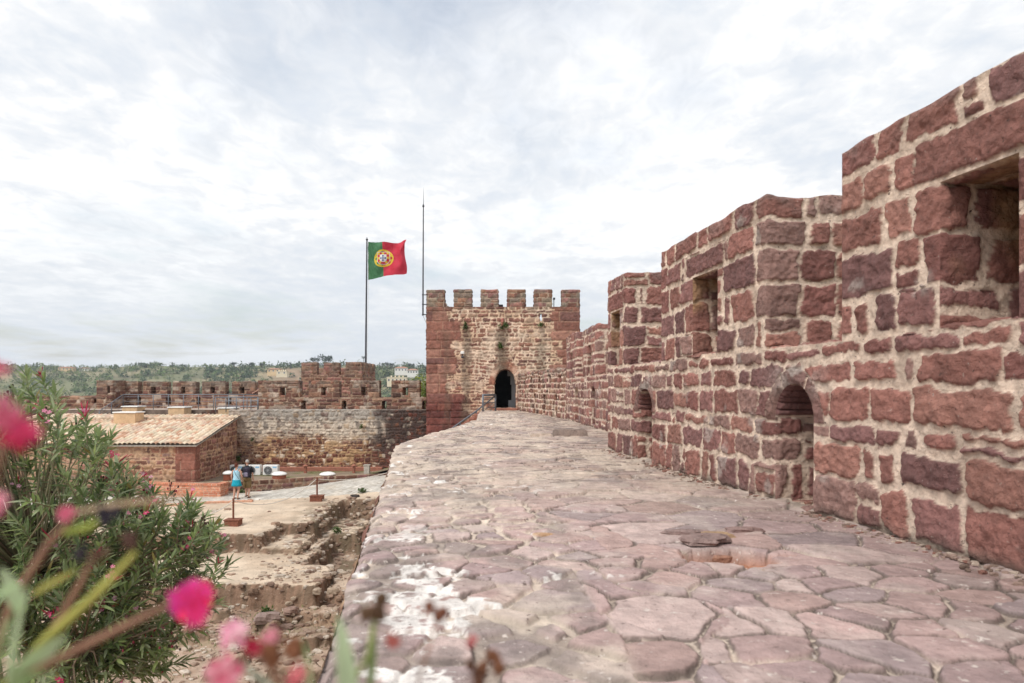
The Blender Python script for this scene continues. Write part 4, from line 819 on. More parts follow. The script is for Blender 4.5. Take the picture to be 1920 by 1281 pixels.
def roof():
    x0, x1, y0, y1 = -27.0, BX+.22, BY-.28, BKY; TWd, TL = .235, .34; sl = (RZ-EZ)/(BKY-BY); ps = []
    nx = int((x1-x0)/TWd)*8; L = math.hypot(y1-y0, (y1-y0)*sl); ny = int(L/TL)*5
    a, b = np.meshgrid(np.linspace(x0, x1, nx), np.linspace(0, 1, ny), indexing='ij'); x, t = a.ravel(), b.ravel(); s = t*L
    row = np.floor(s/TL); fr = s/TL-row; cx = x/TWd+.10*vn(row*3.1, row*0, 5)*0; col_ = np.floor(cx); fx = cx-col_
    h = .075*np.abs(np.sin(pi*fx))**.7+.030*(1-fr)*(np.abs(fx-.5) < .46)+.014*(hsh(col_.astype(int), row.astype(int), 9)-.5)+.04*fbm(x*.35, s*.35, 8, 3)
    y = y0+(y1-y0)*t; z = EZ-.06+sl*(y-BY)+.10+h-.05
    pal = arr([(.62, .47, .33), (.66, .53, .39), (.56, .36, .25), (.50, .29, .19), (.70, .60, .46), (.58, .42, .32), (.60, .50, .36)])
    k = hsh(col_.astype(int), row.astype(int), 11); C = pal[(k*6.99).astype(int)]*(.82+.3*hsh(col_.astype(int), row.astype(int), 12)[:, None])
    gap = (ss(.12, .02, np.minimum(fx, 1-fx)))[:, None]; C = lerp(C, arr((.30, .20, .14)), gap*.8); C = lerp(C, arr((.26, .21, .15)), (ss(.25, .6, fbm(x*.9, s*.9, 13, 4))*.5)[:, None])
    i = np.arange(len(x)).reshape(a.shape); Q = np.stack([i[:-1, :-1], i[1:, :-1], i[1:, 1:], i[:-1, 1:]], -1).reshape(-1, 4)
    r = mesh('roof', np.stack([x, y, z], -1), Q, M_['tile'], house, col=C)
    m = MB(); m.box(x0, x1-.06, BY-.22, BKY-.1, 0, .05)
    m.V = [(x_, y_, z_+EZ-.1+sl*(y_-BY)) for x_, y_, z_ in m.V]; m.build('roof_board', M_['concrete'], r)
    c = MB(); yy = BY+(BKY-BY)*.80; zz = EZ+sl*(yy-BY)
    for k_ in range(int((x1-x0)/.4)): c.tube([(x0+k_*.4, yy, zz+.06+.004*(k_ % 3)), (x0+k_*.4+.42, yy, zz+.075+.004*(k_ % 3))], [.11, .085], 8)
    c.build('ridge_tiles', mat_surf('ridge_tile', (.50, .38, .28), nscale=3, nvar=.3), r, smooth=True)
    for (a_, b_, ya, yb, D) in ((212.5, 257, 772.5, 786.5, 36.9), (228.5, 260, 761.5, 772, 39.6), (315, 348.5, 763, 774, 39.2), (409, 440.5, 764.5, 773, 39.6)):
        p0, p1 = PX(a_, D), PX(b_, D); zt, zb = PZ(ya, D), PZ(yb, D)-.25
        bx = MB().box(p0, p1-.1, D, D+.9, zb, zt-.07, .02).build('skylight_box', M_['ochre'], house)
        MB().box(p0-.05, p1-.05, D-.05, D+.95, zt-.068, zt, .02).build('lid', M_['white'], bx)
roof()
# curved orange brick parapet beside the house
bp = empty('brick_parapet', (-15, 32.4, -4.1), 'curved bright orange brick parapet in front of the house corner', 'parapet')
BR = arr([(.58, .215, .12), (.52, .185, .105), (.62, .25, .15), (.55, .215, .13)])
bmz = [-4.3+.098*k for k in range(11)]; bm_ = Masonry(bmz, -1, 9, .21, .23, 171, mort=.010, warp=.004, wav=0, split=0, rnd=.01)
bc = stone_colour(BR, arr((.60, .43, .32)), .12)
pp = [(PX(413.5, 32.4), 32.4+.9), (PX(413.5, 32.4), 32.4)]+[(PX(413.5, 32.4)-s_, 32.4+.055*s_*s_*.9) for s_ in np.linspace(.15, 5.2, 16)]
BF = frame_line(pp, flip=-1)
BF2 = lambda u, t, v: BF(u, -t, v)
wall_mesh('brickwork', wallbox(BF2, 0, BF.len, -4.3, -3.40, .24, bm_, bc, res=.03, sides='FLRK', relief=.012, edge=.012, rough=.004, seed=54), M_['tile'], bp)
bt = Masonry([-1, -.3, .13, .3, 1], -1, 9, .11, .118, 172, mort=.008, warp=.003, wav=0, split=0, rnd=.01)
wall_mesh('coping', [panel(lambda a, b: BF2(a, b, 0*a-3.33), cuts(0, BF.len, .03), np.linspace(-.03, .27, 8), (0, 0, 1), lambda a, b: (a, b), bt, bc, relief=.01, edge=.012, rough=.003, seed=55), panel(lambda a, b: BF2(a, 0*a-.03, b), cuts(0, BF.len, .03), cuts(-3.40, -3.33, .03), lambda a, b: np.tile(arr((0, -1, 0)), (len(a), 1)), lambda a, b: (a, b*0), bt, bc, relief=.01, edge=.012, rough=.003, seed=56)], M_['tile'], bp)
# ring of bricks let into the ground
r_ = MB()
for k in range(60):
    s_ = k/59; x = lerp(PX(470, 31.2), PX(300, 30), s_); y = 31.35-1.15*s_**1.4; z = on_ground(x, y)
    c = tuple(lerp(BR[k % 4], arr((.55, .42, .31)), .35+.3*((k*37) % 10)/10)); r_.box(x-.042, x+.042, y-.15, y+.12, z-.05, z+.075, .01, c=c, rz=.12)
tag(r_.build('brick_edging', M_['tile']), 'curved row of orange bricks edging the sand below the walking couple', 'edging')

# ------------------------------------------------------------------ things on the terrace
M_['rust_drum'] = mat_surf('red_drum', (.26, .085, .05), rough=.8, nscale=5, nvar=.15)
def ac_unit(a, b, D, lbl):
    x0, x1 = PX(a, D), PX(b, D); z1, z0 = PZ(872.5, D), PZ(891, D); w = x1-x0; h = z1-z0
    e = empty('air_conditioner', ((x0+x1)/2, D, z0-.07), lbl, 'air conditioner', 'air conditioners at the foot of the wall')
    MB().box(x0, x1, D, D+.33, z0, z1, .015).build('casing', M_['white'], e)
    cx, cz, r = x0+w*.36, (z0+z1)/2-.01, h*.40; g = MB()
    V = [(cx+rr*cos(t)*r, D-.012, cz+rr*sin(t)*r) for rr in (.97, .2) for t in np.linspace(0, 2*pi, 28, endpoint=False)]
    g.add(V, [(k, (k+1) % 28, 28+(k+1) % 28, 28+k) for k in range(28)])
    g.build('fan_opening', M_['dark_steel'], e)
    g = MB()
    for q in (1.0, .82, .64, .46, .28): g.tube([(cx+q*r*cos(t), D-.025, cz+q*r*sin(t)) for t in np.linspace(0, 2*pi, 25)], .009, 5)
    for t in np.linspace(0, pi, 5)[:-1]: g.tube([(cx+r*cos(t), D-.03, cz+r*sin(t)), (cx-r*cos(t), D-.03, cz-r*sin(t))], .008, 5)
    g.lathe(0, 0, [(.07, 0), (.07, .02)], 14); n_ = 28; g.V[-n_:] = [(cx+x, D-.03-z, cz+y) for x, y, z in g.V[-n_:]]
    g.build('fan_grille', M_['grille'], e)
    lb = MB(); lx = x1-w*.20
    lb.box(lx-.10, lx+.10, D-.006, D-.001, z1-h*.28, z1-h*.14); lb.build('label_plate', mat_surf('blue_label', (.05, .42, .75), nvar=.05, bump=0), e)
    lb = MB()
    for k in range(4): lb.box(lx-.075+.042*k, lx-.05+.042*k, D-.010, D-.007, z1-h*.24, z1-h*.18)
    lb.build('label_print', M_['white'], e)
    for xf in (x0+.08, x1-.16): MB().box(xf, xf+.08, D+.02, D+.31, z0-.13, z0-.002, .005).build('foot', M_['concrete'], e)
    MB().tube([(x1, D+.2, z0+.12), (x1+.10, D+.2, z0+.10), (x1+.10, D+.24, z0-.10), (x1+.02, D+.4, z0-.12)], .018, 6).build('pipe', M_['dark_steel'], e)
ac_unit(430.5, 455.5, 36.6, 'white air conditioner mostly hidden behind the walking woman')
ac_unit(462, 487.5, 36.5, 'white air conditioner just behind the man with the rucksack')
ac_unit(492.5, 520.5, 36.4, 'white air conditioner in full view, rightmost of the three')
for a, b, ya, D, lb in ((418, 438, 882.5, 34.6, 'white domed roof light on a red drum beside the woman'), (509.5, 537.5, 884.0, 35.1, 'white domed roof light on a red drum below the rightmost air conditioner'), (599.5, 629, 884.5, 36.3, 'white domed roof light standing alone behind the rope post')):
    x = (PX(a, D)+PX(b, D))/2; r = (PX(b, D)-PX(a, D))/2; zt = PZ(ya, D); zr = zt-.15; e = empty('roof_light', (x, D, -3.45), lb, 'roof light', 'domed roof lights on the terrace')
    MB().lathe(x, D, [(r*.88, -3.5), (r*.88, zr-.02), (r*.93, zr), (r*.5, zr)], 26).build('drum', M_['rust_drum'], e, smooth=False)
    MB().lathe(x, D, [(r, zr-.02), (r*1.02, zr+.02), (r*.95, zr+.05), (r*.78, zr+.09), (r*.5, zr+.125), (r*.2, zr+.145), (.01, zr+.15)], 26).build('dome', M_['white'], e, smooth=True)
for px_, D, lb in ((572.5, 37.6, 'short red vent pipe on the terrace between two white roof lights'), (663.5, 37.7, 'short red vent pipe on the terrace near the concrete post')):
    x = PX(px_, D); e = empty('vent_pipe', (x, D, -3.45), lb, 'vent pipe', 'vent pipes on the terrace')
    MB().lathe(x, D, [(.085, -3.5), (.085, -3.06)], 14).build('pipe', M_['terracotta'], e, smooth=False); MB().lathe(x, D, [(.14, -3.07), (.15, -3.04), (.06, -2.97), (.01, -2.96)], 14).build('cap', M_['terracotta'], e)
e = empty('concrete_post', (PX(687, 37), 37, -3.5), 'squat grey concrete post standing at the end of the low wall', 'post')
MB().box(PX(682, 37), PX(692.3, 37), 37, 37.3, -3.9, PZ(873.5, 37), .015).build('shaft', M_['concrete'], e); MB().box(PX(681, 37), PX(693.3, 37), 36.97, 37.33, PZ(873.5, 37)+.002, PZ(872, 37), .01).build('cap', M_['concrete'], e)
# rope barrier
def rope_post(px_, ybase, ytop, Y, lb):
    x = PX(px_, Y); z = on_ground(x, Y); e = empty('rope_post', (x, Y, z), lb, 'rope post', 'rope posts on the sand')
    w = .28; MB().box(x-w, x+w, Y-.22, Y+.22, z-.06, z+.22, .012).build('base_box', M_['rust'], e); MB().box(x-w-.03, x+w+.03, Y-.25, Y+.25, z+.222, z+.25, .008).build('base_lid', M_['rust'], e)
    zt = PZ(ytop, Y); MB().tube([(x, Y, z+.25), (x+.0, Y, zt)], .038, 10).lathe(x, Y, [(.04, zt), (.05, zt+.005), (.035, zt+.03)], 10).build('post', M_['rust'], e)
    return Vector((x, Y, zt-.06))
p1 = rope_post(437.5, 988, 936, 26.9, 'rust red rope post on a box, the nearer of two, below the couple'); p2 = rope_post(594.5, 936, 896, 31.6, 'rust red rope post on a box, the farther of two, by the cobbled path')
p2 = p2+Vector((-.03, 0, 0))
def rope(a, b, sag, lb):
    tag(MB().tube([a.lerp(b, t)-Vector((0, 0, sag*4*t*(1-t))) for t in np.linspace(0, 1, 26)], .018, 6).build('rope', M_['rope'], smooth=True), lb, 'rope', 'white barrier ropes')
rope(p1, p2, .55, 'white rope sagging between the two rust red posts'); rope(p2, Vector((PX(735, 33.8), 33.8, PZ(884, 33.8))), .18, 'white rope running from the farther post towards the walkway')
rope(p1, Vector((PX(330, 25.5), 25.5, PZ(966, 25.5))), .3, 'white rope running from the nearer post behind the oleander'); 
x, y = PX(330, 25.5), 25.5; e = empty('rope_post', (x, y, on_ground(x, y)), 'rust red rope post hidden behind the oleander', 'rope post', 'rope posts on the sand')
MB().tube([(x, y, on_ground(x, y)-.05), (x, y, PZ(962, y))], .038, 8).build('post', M_['rust'], e)
# ------------------------------------------------------------------ railings
def railing(name, lb, runs, h, Yof, mat, r=.03, wires=3, parent_loc=(0, 0, 0)):
    e = empty(name, parent_loc, lb, 'railing')
    for a, b, n in runs:
        a, b = Vector(a), Vector(b); U = Vector((0, 0, h))
        MB().tube([a+U, b+U], r*1.15, 8).build('handrail', mat, e, smooth=True)
        for k in range(n+1): p = a.lerp(b, k/n); MB().tube([p-Vector((0, 0, .05)), p+U], r, 8).build('post', mat, e, smooth=True)
        w = MB()
        for q in range(wires): f = U*((q+.7)/(wires+.2)); w.tube([a+f, b+f], r*.42, 6)
        w.build('wires', mat, e)
    return e
D1 = 40.9; zr = PZ(740, D1); g1 = .0
railing('railing', 'long grey metal railing in front of the far left merlons', [((PX(231, D1), D1, g1), (PX(485, D1), D1, g1), 9), ((PX(207, D1-.3), D1-1.4, g1-.95), (PX(231, D1), D1, g1), 2)], zr-g1, 0, M_['steel'], .024)
D2 = 39.0; zr = PZ(745, D2); g2 = PZ(771, D2)
railing('railing', 'short grey metal railing with close posts above the house roof end', [((PX(404, D2), D2, g2), (PX(483, D2), D2, g2), 4), ((PX(428, D2+.9), D2+1.0, g2), (PX(483, D2+.9), D2+1.0, g2), 4)], zr-g2, 0, M_['steel'], .027, 2)
D3 = 35.6; e3 = railing('stair_railing', 'grey metal railing by the tower doorway with handrail going down the stairs', [((PX(905.5, D3), D3, .0), (PX(929, D3+1.6), D3+1.6, .0), 1)], PZ(741, D3), 0, M_['steel'], .05, 3)
a, b, c = Vector(pt(929, 742, D3+1.5)), Vector(pt(893, 771, D3-.2)), Vector(pt(848, 803, D3-1.2))
MB().tube([a, b, c, c+(c-b)*.8], .04, 8).build('handrail', M_['steel'], e3, smooth=True)
for t in (b, b.lerp(c, .68)): MB().tube([t, t-Vector((0, 0, 1.0))], .035, 8).build('post', M_['steel'], e3, smooth=True)
w = MB()
for q in (.3, .6): w.tube([a-Vector((0, 0, q)), b-Vector((0, 0, q)), c+(c-b)*.8-Vector((0, 0, q))], .014, 6)
w.build('wires', M_['steel'], e3)
st = MB()
for k in range(18): st.box(-4.6+.0, -1.58-.0, 35.4, 37.9, -.18*(k+1)-.5, -.18*k-.02-(.17*k*0), .02) if False else st.box(-1.62-.27*(k+1), -1.63-.27*k, 34.2, 37.9, -5.5, -.08-.2*k, .015)
tag(st.build('stone_stairs', M_['terracotta']), 'stone stairs dropping from the landing along the foot of the tower', 'stairs')

# ------------------------------------------------------------------ loose stones
def rock(mb, x, y, z, sx, sy, sz, seed, c):
    rg_ = random.Random(seed); n = 9; m = 6; V = []
    for i in range(m+1):
        th = pi*i/m
        for k in range(n):
            ph = 2*pi*k/n; d = 1+.22*math.sin(ph*2+seed)+.16*math.sin(3*ph+seed*1.7+th*2)+rg_.uniform(-.10, .10)
            q = lambda w: math.copysign(abs(w)**.6, w)
            V.append((x+sx*d*q(math.sin(th))*cos(ph), y+sy*d*q(math.sin(th))*sin(ph), z+sz*q(cos(th))*(1+rg_.uniform(-.08, .08))))
    Fs = [(i*n+k, i*n+n+k, i*n+n+(k+1) % n, i*n+(k+1) % n) for i in range(m) for k in range(n)]
    mb.add(V, Fs, c)
def one_rock(name, lb, x, y, sx, sy, sz, seed, c, z=None, lift=.5, mat='near_stone', grp=None):
    m = MB(); z0 = on_ground(x, y) if z is None else z; rock(m, x, y, z0+sz*lift, sx, sy, sz, seed, c)
    return tag(m.build(name, M_[mat], smooth=False), lb, 'stone', grp)
slabc = (.30, .22, .19)
def slab(lb, a, b, Y0, Y1, h, c, seed):
    us = np.linspace(PX(a, Y0), PX(b, Y0), 40); vs = np.linspace(Y0, Y1, 14); X, Y = np.meshgrid(us, vs, indexing='ij'); x, y = X.ravel(), Y.ravel()
    ex = np.minimum(x-us[0], us[-1]-x); ey = np.minimum(y-Y0, Y1-y); z = h*ss(-.002, .03, np.minimum(ex, ey))+.012*fbm(x*4, y*4, seed, 4)+.01; z = np.where((ex < .001) | (ey < .001), -.05, z); y = y+.03*fbm(x*3, y*0, seed+1, 3)
    i = np.arange(len(x)).reshape(X.shape); Q = np.stack([i[:-1, :-1], i[1:, :-1], i[1:, 1:], i[:-1, 1:]], -1).reshape(-1, 4)
    C = np.tile(arr(c), (len(x), 1))*(1+.2*fbm(x*5, y*5, seed+2, 4)[:, None])
    tag(mesh('stone_slab', np.stack([x, y, z], -1), Q, M_['near_stone'], col=C), lb, 'slab', 'raised slabs across the walkway')
slab('dark raised stone slab across the walkway by the battlement', 1037, 1103, 16.7, 17.25, .15, (.24, .18, .15), 201); slab('paler thin slab beside the dark raised slab on the walkway', 994, 1036.5, 16.75, 17.2, .05, (.46, .36, .29), 202)
for k, (px_, py, w, d, h, c, lb, tl) in enumerate(((1340, 1010, .17, .06, .035, (.42, .28, .17), 'ochre broken stone at the back of the hole in the paving', 0), (1322, 1021, .22, .11, .034, (.30, .21, .19), 'flat purple flagstone tilted over the hole in the paving', 1), (1392, 1000, .15, .06, .035, (.30, .20, .18), 'small purple stone to the right behind the paving hole', 2), (1352, 1040, .06, .05, .03, (.36, .19, .13), 'small reddish lump lying in the paving hole', 3), (1290, 1003, .17, .06, .03, (.32, .23, .21), 'thin grey flagstone left behind the paving hole', 4))):
    Y = 1472/(py-731); one_rock('loose_stone', lb, PX(px_, Y), Y, w, d, h, 300+k, c, z=(.0, .022, .0, -.05, .0)[k], lift=.45, mat='near_stone', grp='loose stones round the paving hole')
rk = MB(); rg = random.Random(12)
for k in range(2600):
    while True:
        x, y = rg.uniform(-13, -3.5), rg.uniform(14.5, 32)
        if y < 21 or x > -8.5 or rg.random() < .06: break
    s_ = rg.choice((.015, .02, .03, .035, .04, .05, .09))*rg.uniform(.7, 1.3); c = rg.choice(((.34, .24, .18), (.45, .36, .28), (.24, .16, .12), (.55, .47, .39)))
    rock(rk, x, y, on_ground(x, y)+s_*.2, s_*1.4, s_, s_*.6, k, c)
for k, g in enumerate(rg.sample(list(fg), min(700, len(fg)))):
    a, b, c_ = fgx[g]; s_ = rg.choice((.03, .04, .05, .07, .11))*rg.uniform(.6, 1.2); rock(rk, a+rg.uniform(-.1, .1), b+rg.uniform(-.1, .1), c_-.01, s_*1.3, s_, s_*.8, k, rg.choice(((.30, .20, .14), (.40, .31, .23), (.20, .13, .09), (.50, .42, .34))))
tag(rk.build('rubble', M_['earth'], smooth=False), kind='stuff')
for k, (px_, py, s_, lb, c) in enumerate(((507, 1147, .30, 'flat grey boulder among the rubble in the lower yard', (.36, .27, .22)), (545, 1158, .24, 'rough rounded boulder in the lower yard beside the flat one', (.30, .20, .16)), (500, 1172, .34, 'long purple grey boulder nearest the bottom of the yard', (.32, .23, .20)), (535, 1170, .22, 'dark lumpy stone in front of the rough boulder', (.22, .15, .12)), (666, 982, .2, 'dark square stone lying in the far trench', (.06, .05, .045)), (655, 1004, .18, 'brown block on the trench floor below the dark stone', (.20, .12, .09)), (612, 1112, .16, 'pale stone under the overhang in the near trench', (.42, .32, .25)), (620, 1096, .13, 'small brown stone in the near trench', (.28, .17, .12)))):
    g = 6.6 if py > 1100 else 6.3
    Y = F*g/(py-HY); x = PX(px_, Y); one_rock('boulder', lb, x, Y, s_, s_*.7, s_*.45, 400+k, c, lift=.45, mat='earth', grp='boulders in the dug yard')
# ------------------------------------------------------------------ leaves and plants
def rnd_unit(rs, n): v = rs.normal(size=(n, 3)); return v/np.linalg.norm(v, axis=1)[:, None]
def leaves(P, D, Lh, Wd, C, rs, droop=.15, rows=3, fold=.25):
    """lance-shaped leaves: base P, direction D, length, width; one curved, folded blade each"""
    n = len(P); up = np.tile(arr((0, 0, 1.)), (n, 1))+.35*rs.normal(size=(n, 3)); S_ = np.cross(D, up); S_ /= np.linalg.norm(S_, axis=1)[:, None]+1e-9; Nn = np.cross(S_, D)
    V = [P]; t = np.linspace(0, 1, rows+2)[1:-1]; prof = np.sin(pi*t**.8)**.75
    for k, q in enumerate(t):
        c = P+D*(Lh*q)[:, None]-Nn*(Lh*droop*q*q)[:, None]
        for sx in (-1, 0, 1): V.append(c+S_*(sx*Wd*.5*prof[k])[:, None]+Nn*((abs(sx)*fold*Wd*.5))[:, None])
    V.append(P+D*Lh[:, None]-Nn*(Lh*droop)[:, None]); m = len(V); V = np.stack(V, 1).reshape(-1, 3); F4 = [(0, 1, 2, 2), (0, 2, 3, 3)]
    T = [(0, 2, 1), (0, 3, 2)]
    for k in range(rows-1):
        a = 1+3*k; b = a+3
        for j in (0, 1): T += [(a+j, a+j+1, b+j+1), (a+j, b+j+1, b+j)]
    a = 1+3*(rows-1); T += [(a, a+1, m-1), (a+1, a+2, m-1)]
    T = arr(T).astype(int); Fc = (np.arange(n)[:, None, None]*m+T[None]).reshape(-1, 3)
    return V, Fc, np.repeat(C, m, 0)
def petals(mb, p, d, r, c, rs, n=5, c2=None):
    d = Vector(d).normalized(); a = d.orthogonal().normalized(); b = d.cross(a); p = Vector(p); c2 = c2 or c
    for k in range(n):
        t = 2*pi*k/n+rs.uniform(-.15, .15); o = a*cos(t)+b*sin(t); s_ = d.cross(o); q = rs.uniform(.85, 1.1)
        V = [p, p+o*r*.45-s_*r*.25+d*r*.20, p+o*r*.45+s_*r*.25+d*r*.20, p+o*r*.9*q-s_*r*.42+d*r*.26, p+o*r*.85*q+d*r*.16, p+o*r*.9*q+s_*r*.42+d*r*.26, p+o*r*1.12*q-s_*r*.12+d*r*.20, p+o*r*1.12*q+s_*r*.16+d*r*.16]
        mb.add(V, [(0, 2, 1), (1, 4, 3), (1, 2, 4), (2, 5, 4), (3, 4, 6), (4, 7, 6), (4, 5, 7)], None)
        mb.C += [c2, c, c, c, c, c, c, c]
def oleander(name, lb, base, tips, ctr, rs, llen, wid, nwh, gap, leafpal, flower_p, frad, dry_p, stem_r=.012, joint=None, nmain=12):
    """tips: (n,3); stems run from the base through main limbs to each tip, leaves in whorls of three below it"""
    e = empty(name, tuple(base), lb, 'oleander'); n = len(tips); base = arr(base)
    mains = tips[rs.choice(n, nmain, replace=False)]*.45+arr(ctr)*.55+rs.normal(size=(nmain, 3))*.12; k = ((tips[:, None]-mains[None])**2).sum(2).argmin(1)
    st = MB(); top = []
    for m in mains:
        j = base+(m-base)*arr((.35, .35, .55))+rs.normal(size=3)*.08; st.tube([base+rs.normal(size=3)*arr((.16, .16, .0)), j, m], [stem_r*3.0, stem_r*2.4, stem_r*1.5], 6, c=(.22, .17, .13))
    LP, LD = [], []; flowers = []; dry = MB(); tw = []
    for i in range(n):
        a, t = mains[k[i]], tips[i]; mid = (a+t)/2+rs.normal(size=3)*.05-arr((0, 0, .06)); d = t-mid; d /= np.linalg.norm(d); d = d*.7+arr((0, 0, .55))*rs.uniform(.2, 1.1)+.25*rs.normal(size=3); d /= np.linalg.norm(d)
        tl = gap*nwh*rs.uniform(.7, 1.2); s0 = t-d*tl
        st.tube([a, mid, s0, t], [stem_r*1.1, stem_r*.75, stem_r*.5, stem_r*.25], 5, c=(.26, .24, .15) if rs.random() < .6 else (.28, .20, .14))
        s_ = np.cross(d, rnd_unit(rs, 1)[0]); s_ /= np.linalg.norm(s_); q = np.cross(d, s_); ph = rs.uniform(0, 6)
        for w in range(nwh):
            f = w/nwh; p = s0+(t-s0)*f
            for h in range(3):
                an = ph+w*1.05+h*2.094+rs.normal()*.2; o = s_*cos(an)+q*sin(an); el = lerp(.35, 1.25, f)+rs.normal()*.18; dd = o*cos(el)+d*sin(el)+arr((0, 0, -.08))
                LP.append(p); LD.append(dd/np.linalg.norm(dd))
        z = rs.random()
        if z < flower_p: flowers.append((t, d))
        elif z < flower_p+dry_p:
            for h in range(rs.integers(5, 12)):
                o = d*rs.uniform(.02, .13)+rs.normal(size=3)*.035; dry.tube([t, t+o], [.0025, .002], 4, c=(.12, .085, .05)); rock(dry, *(t+o), .008, .008, .012, h, (.055, .032, .025) if rs.random() < .7 else (.25, .04, .06))
    LP, LD = np.array(LP), np.array(LD); m = len(LP); pal = arr(leafpal); hz = (LP[:, 2]-LP[:, 2].min())/(np.ptp(LP[:, 2])+.01)
    C = pal[rs.integers(0, len(pal), m)]*rs.uniform(.75, 1.25, (m, 1)); C[rs.random(m) < .02] = (.30, .24, .08)
    V, Fc, CC = leaves(LP, LD, rs.uniform(.65, 1.2, m)*llen, rs.uniform(.8, 1.2, m)*wid, C, rs)
    f = mesh('foliage', V, Fc, M_['leaf'], e, col=CC); f['kind'] = 'stuff'
    st.build('stems', M_['bark'], e, smooth=True)
    if dry.V: o = dry.build('seed_heads', M_['bark'], e); o['kind'] = 'stuff'
    for t, d in flowers:
        b = MB(); nb_ = rs.integers(3, 9); base_c = [(.80, .20, .40), (.82, .42, .58), (.66, .06, .18), (.82, .28, .46)][rs.integers(0, 4)]
        for h in range(nb_):
            o = d*rs.uniform(.01, .09)+rs.normal(size=3)*.035
            if rs.random() < .55: petals(b, t+o, d+rs.normal(size=3)*.7, frad*rs.uniform(.75, 1.1), base_c, rs, 5, (.85, .45, .5))
            else: v0 = len(b.V); b.tube([t, t+o*.8, t+o*1.2], [.003, .006, .002], 5, c=(.55, .03, .10))
        b.build('flower_cluster', M_['petal'], e)
    return e
rs = np.random.default_rng(7)
LEAFPAL = [(.18, .25, .10), (.25, .32, .14), (.33, .40, .20), (.13, .185, .08), (.40, .46, .28), (.23, .31, .11), (.35, .43, .17)]
def crown(n, ells, keep):
    out = []
    while len(out) < n:
        c, r, w = ells[rs.choice(len(ells), p=arr([e[2] for e in ells])/sum(e[2] for e in ells))]; d = rnd_unit(rs, 1)[0]; p = arr(c)+d*arr(r)*rs.uniform(.55, 1.0)**.5
        if keep(p): out.append(p)
    return np.array(out)
def keep(p):
    if p[1] < 3.2: return False
    x, y = CX+p[0]/p[1]*F, HY-(p[2]-EYE)/p[1]*F
    lim = np.interp(y, [690, 720, 760, 800, 850, 900, 930, 985, 1060, 1110, 1190, 1270, 1330], [62, 112, 180, 205, 225, 280, 355, 410, 436, 425, 385, 325, 240])+rs.normal()*10
    return x < lim
tips = crown(600, [((-4.75, 6.4, .12), (1.25, 1.1, 1.1), 4.6), ((-4.85, 6.2, .62), (.55, .5, .5), 1.1), ((-4.05, 6.8, -.62), (1.2, 1.1, .95), 4), ((-3.35, 7.0, -.80), (.95, .9, .9), 3.4), ((-4.6, 6.1, -1.15), (1.3, 1.2, .8), 2.6), ((-5.6, 7.2, -.2), (1.3, 1.3, 1.2), 2.0)], keep)
sp = np.array([pt(x, y, 6.3+rs.normal()*.15) for x, y in ((48, 700), (75, 705), (62, 740), (30, 735), (100, 765), (15, 760), (85, 790), (120, 800), (150, 790), (190, 815))])
tips = np.concatenate([tips, sp])
oleander('oleander_bush', 'large oleander bush with pink flowers and dried seed heads filling the left edge', (-4.9, 6.9, on_ground(-4.9, 6.9)), tips, (-4.5, 6.7, -1.3), rs, .150, .027, 9, .036, LEAFPAL, .24, .023, .15)

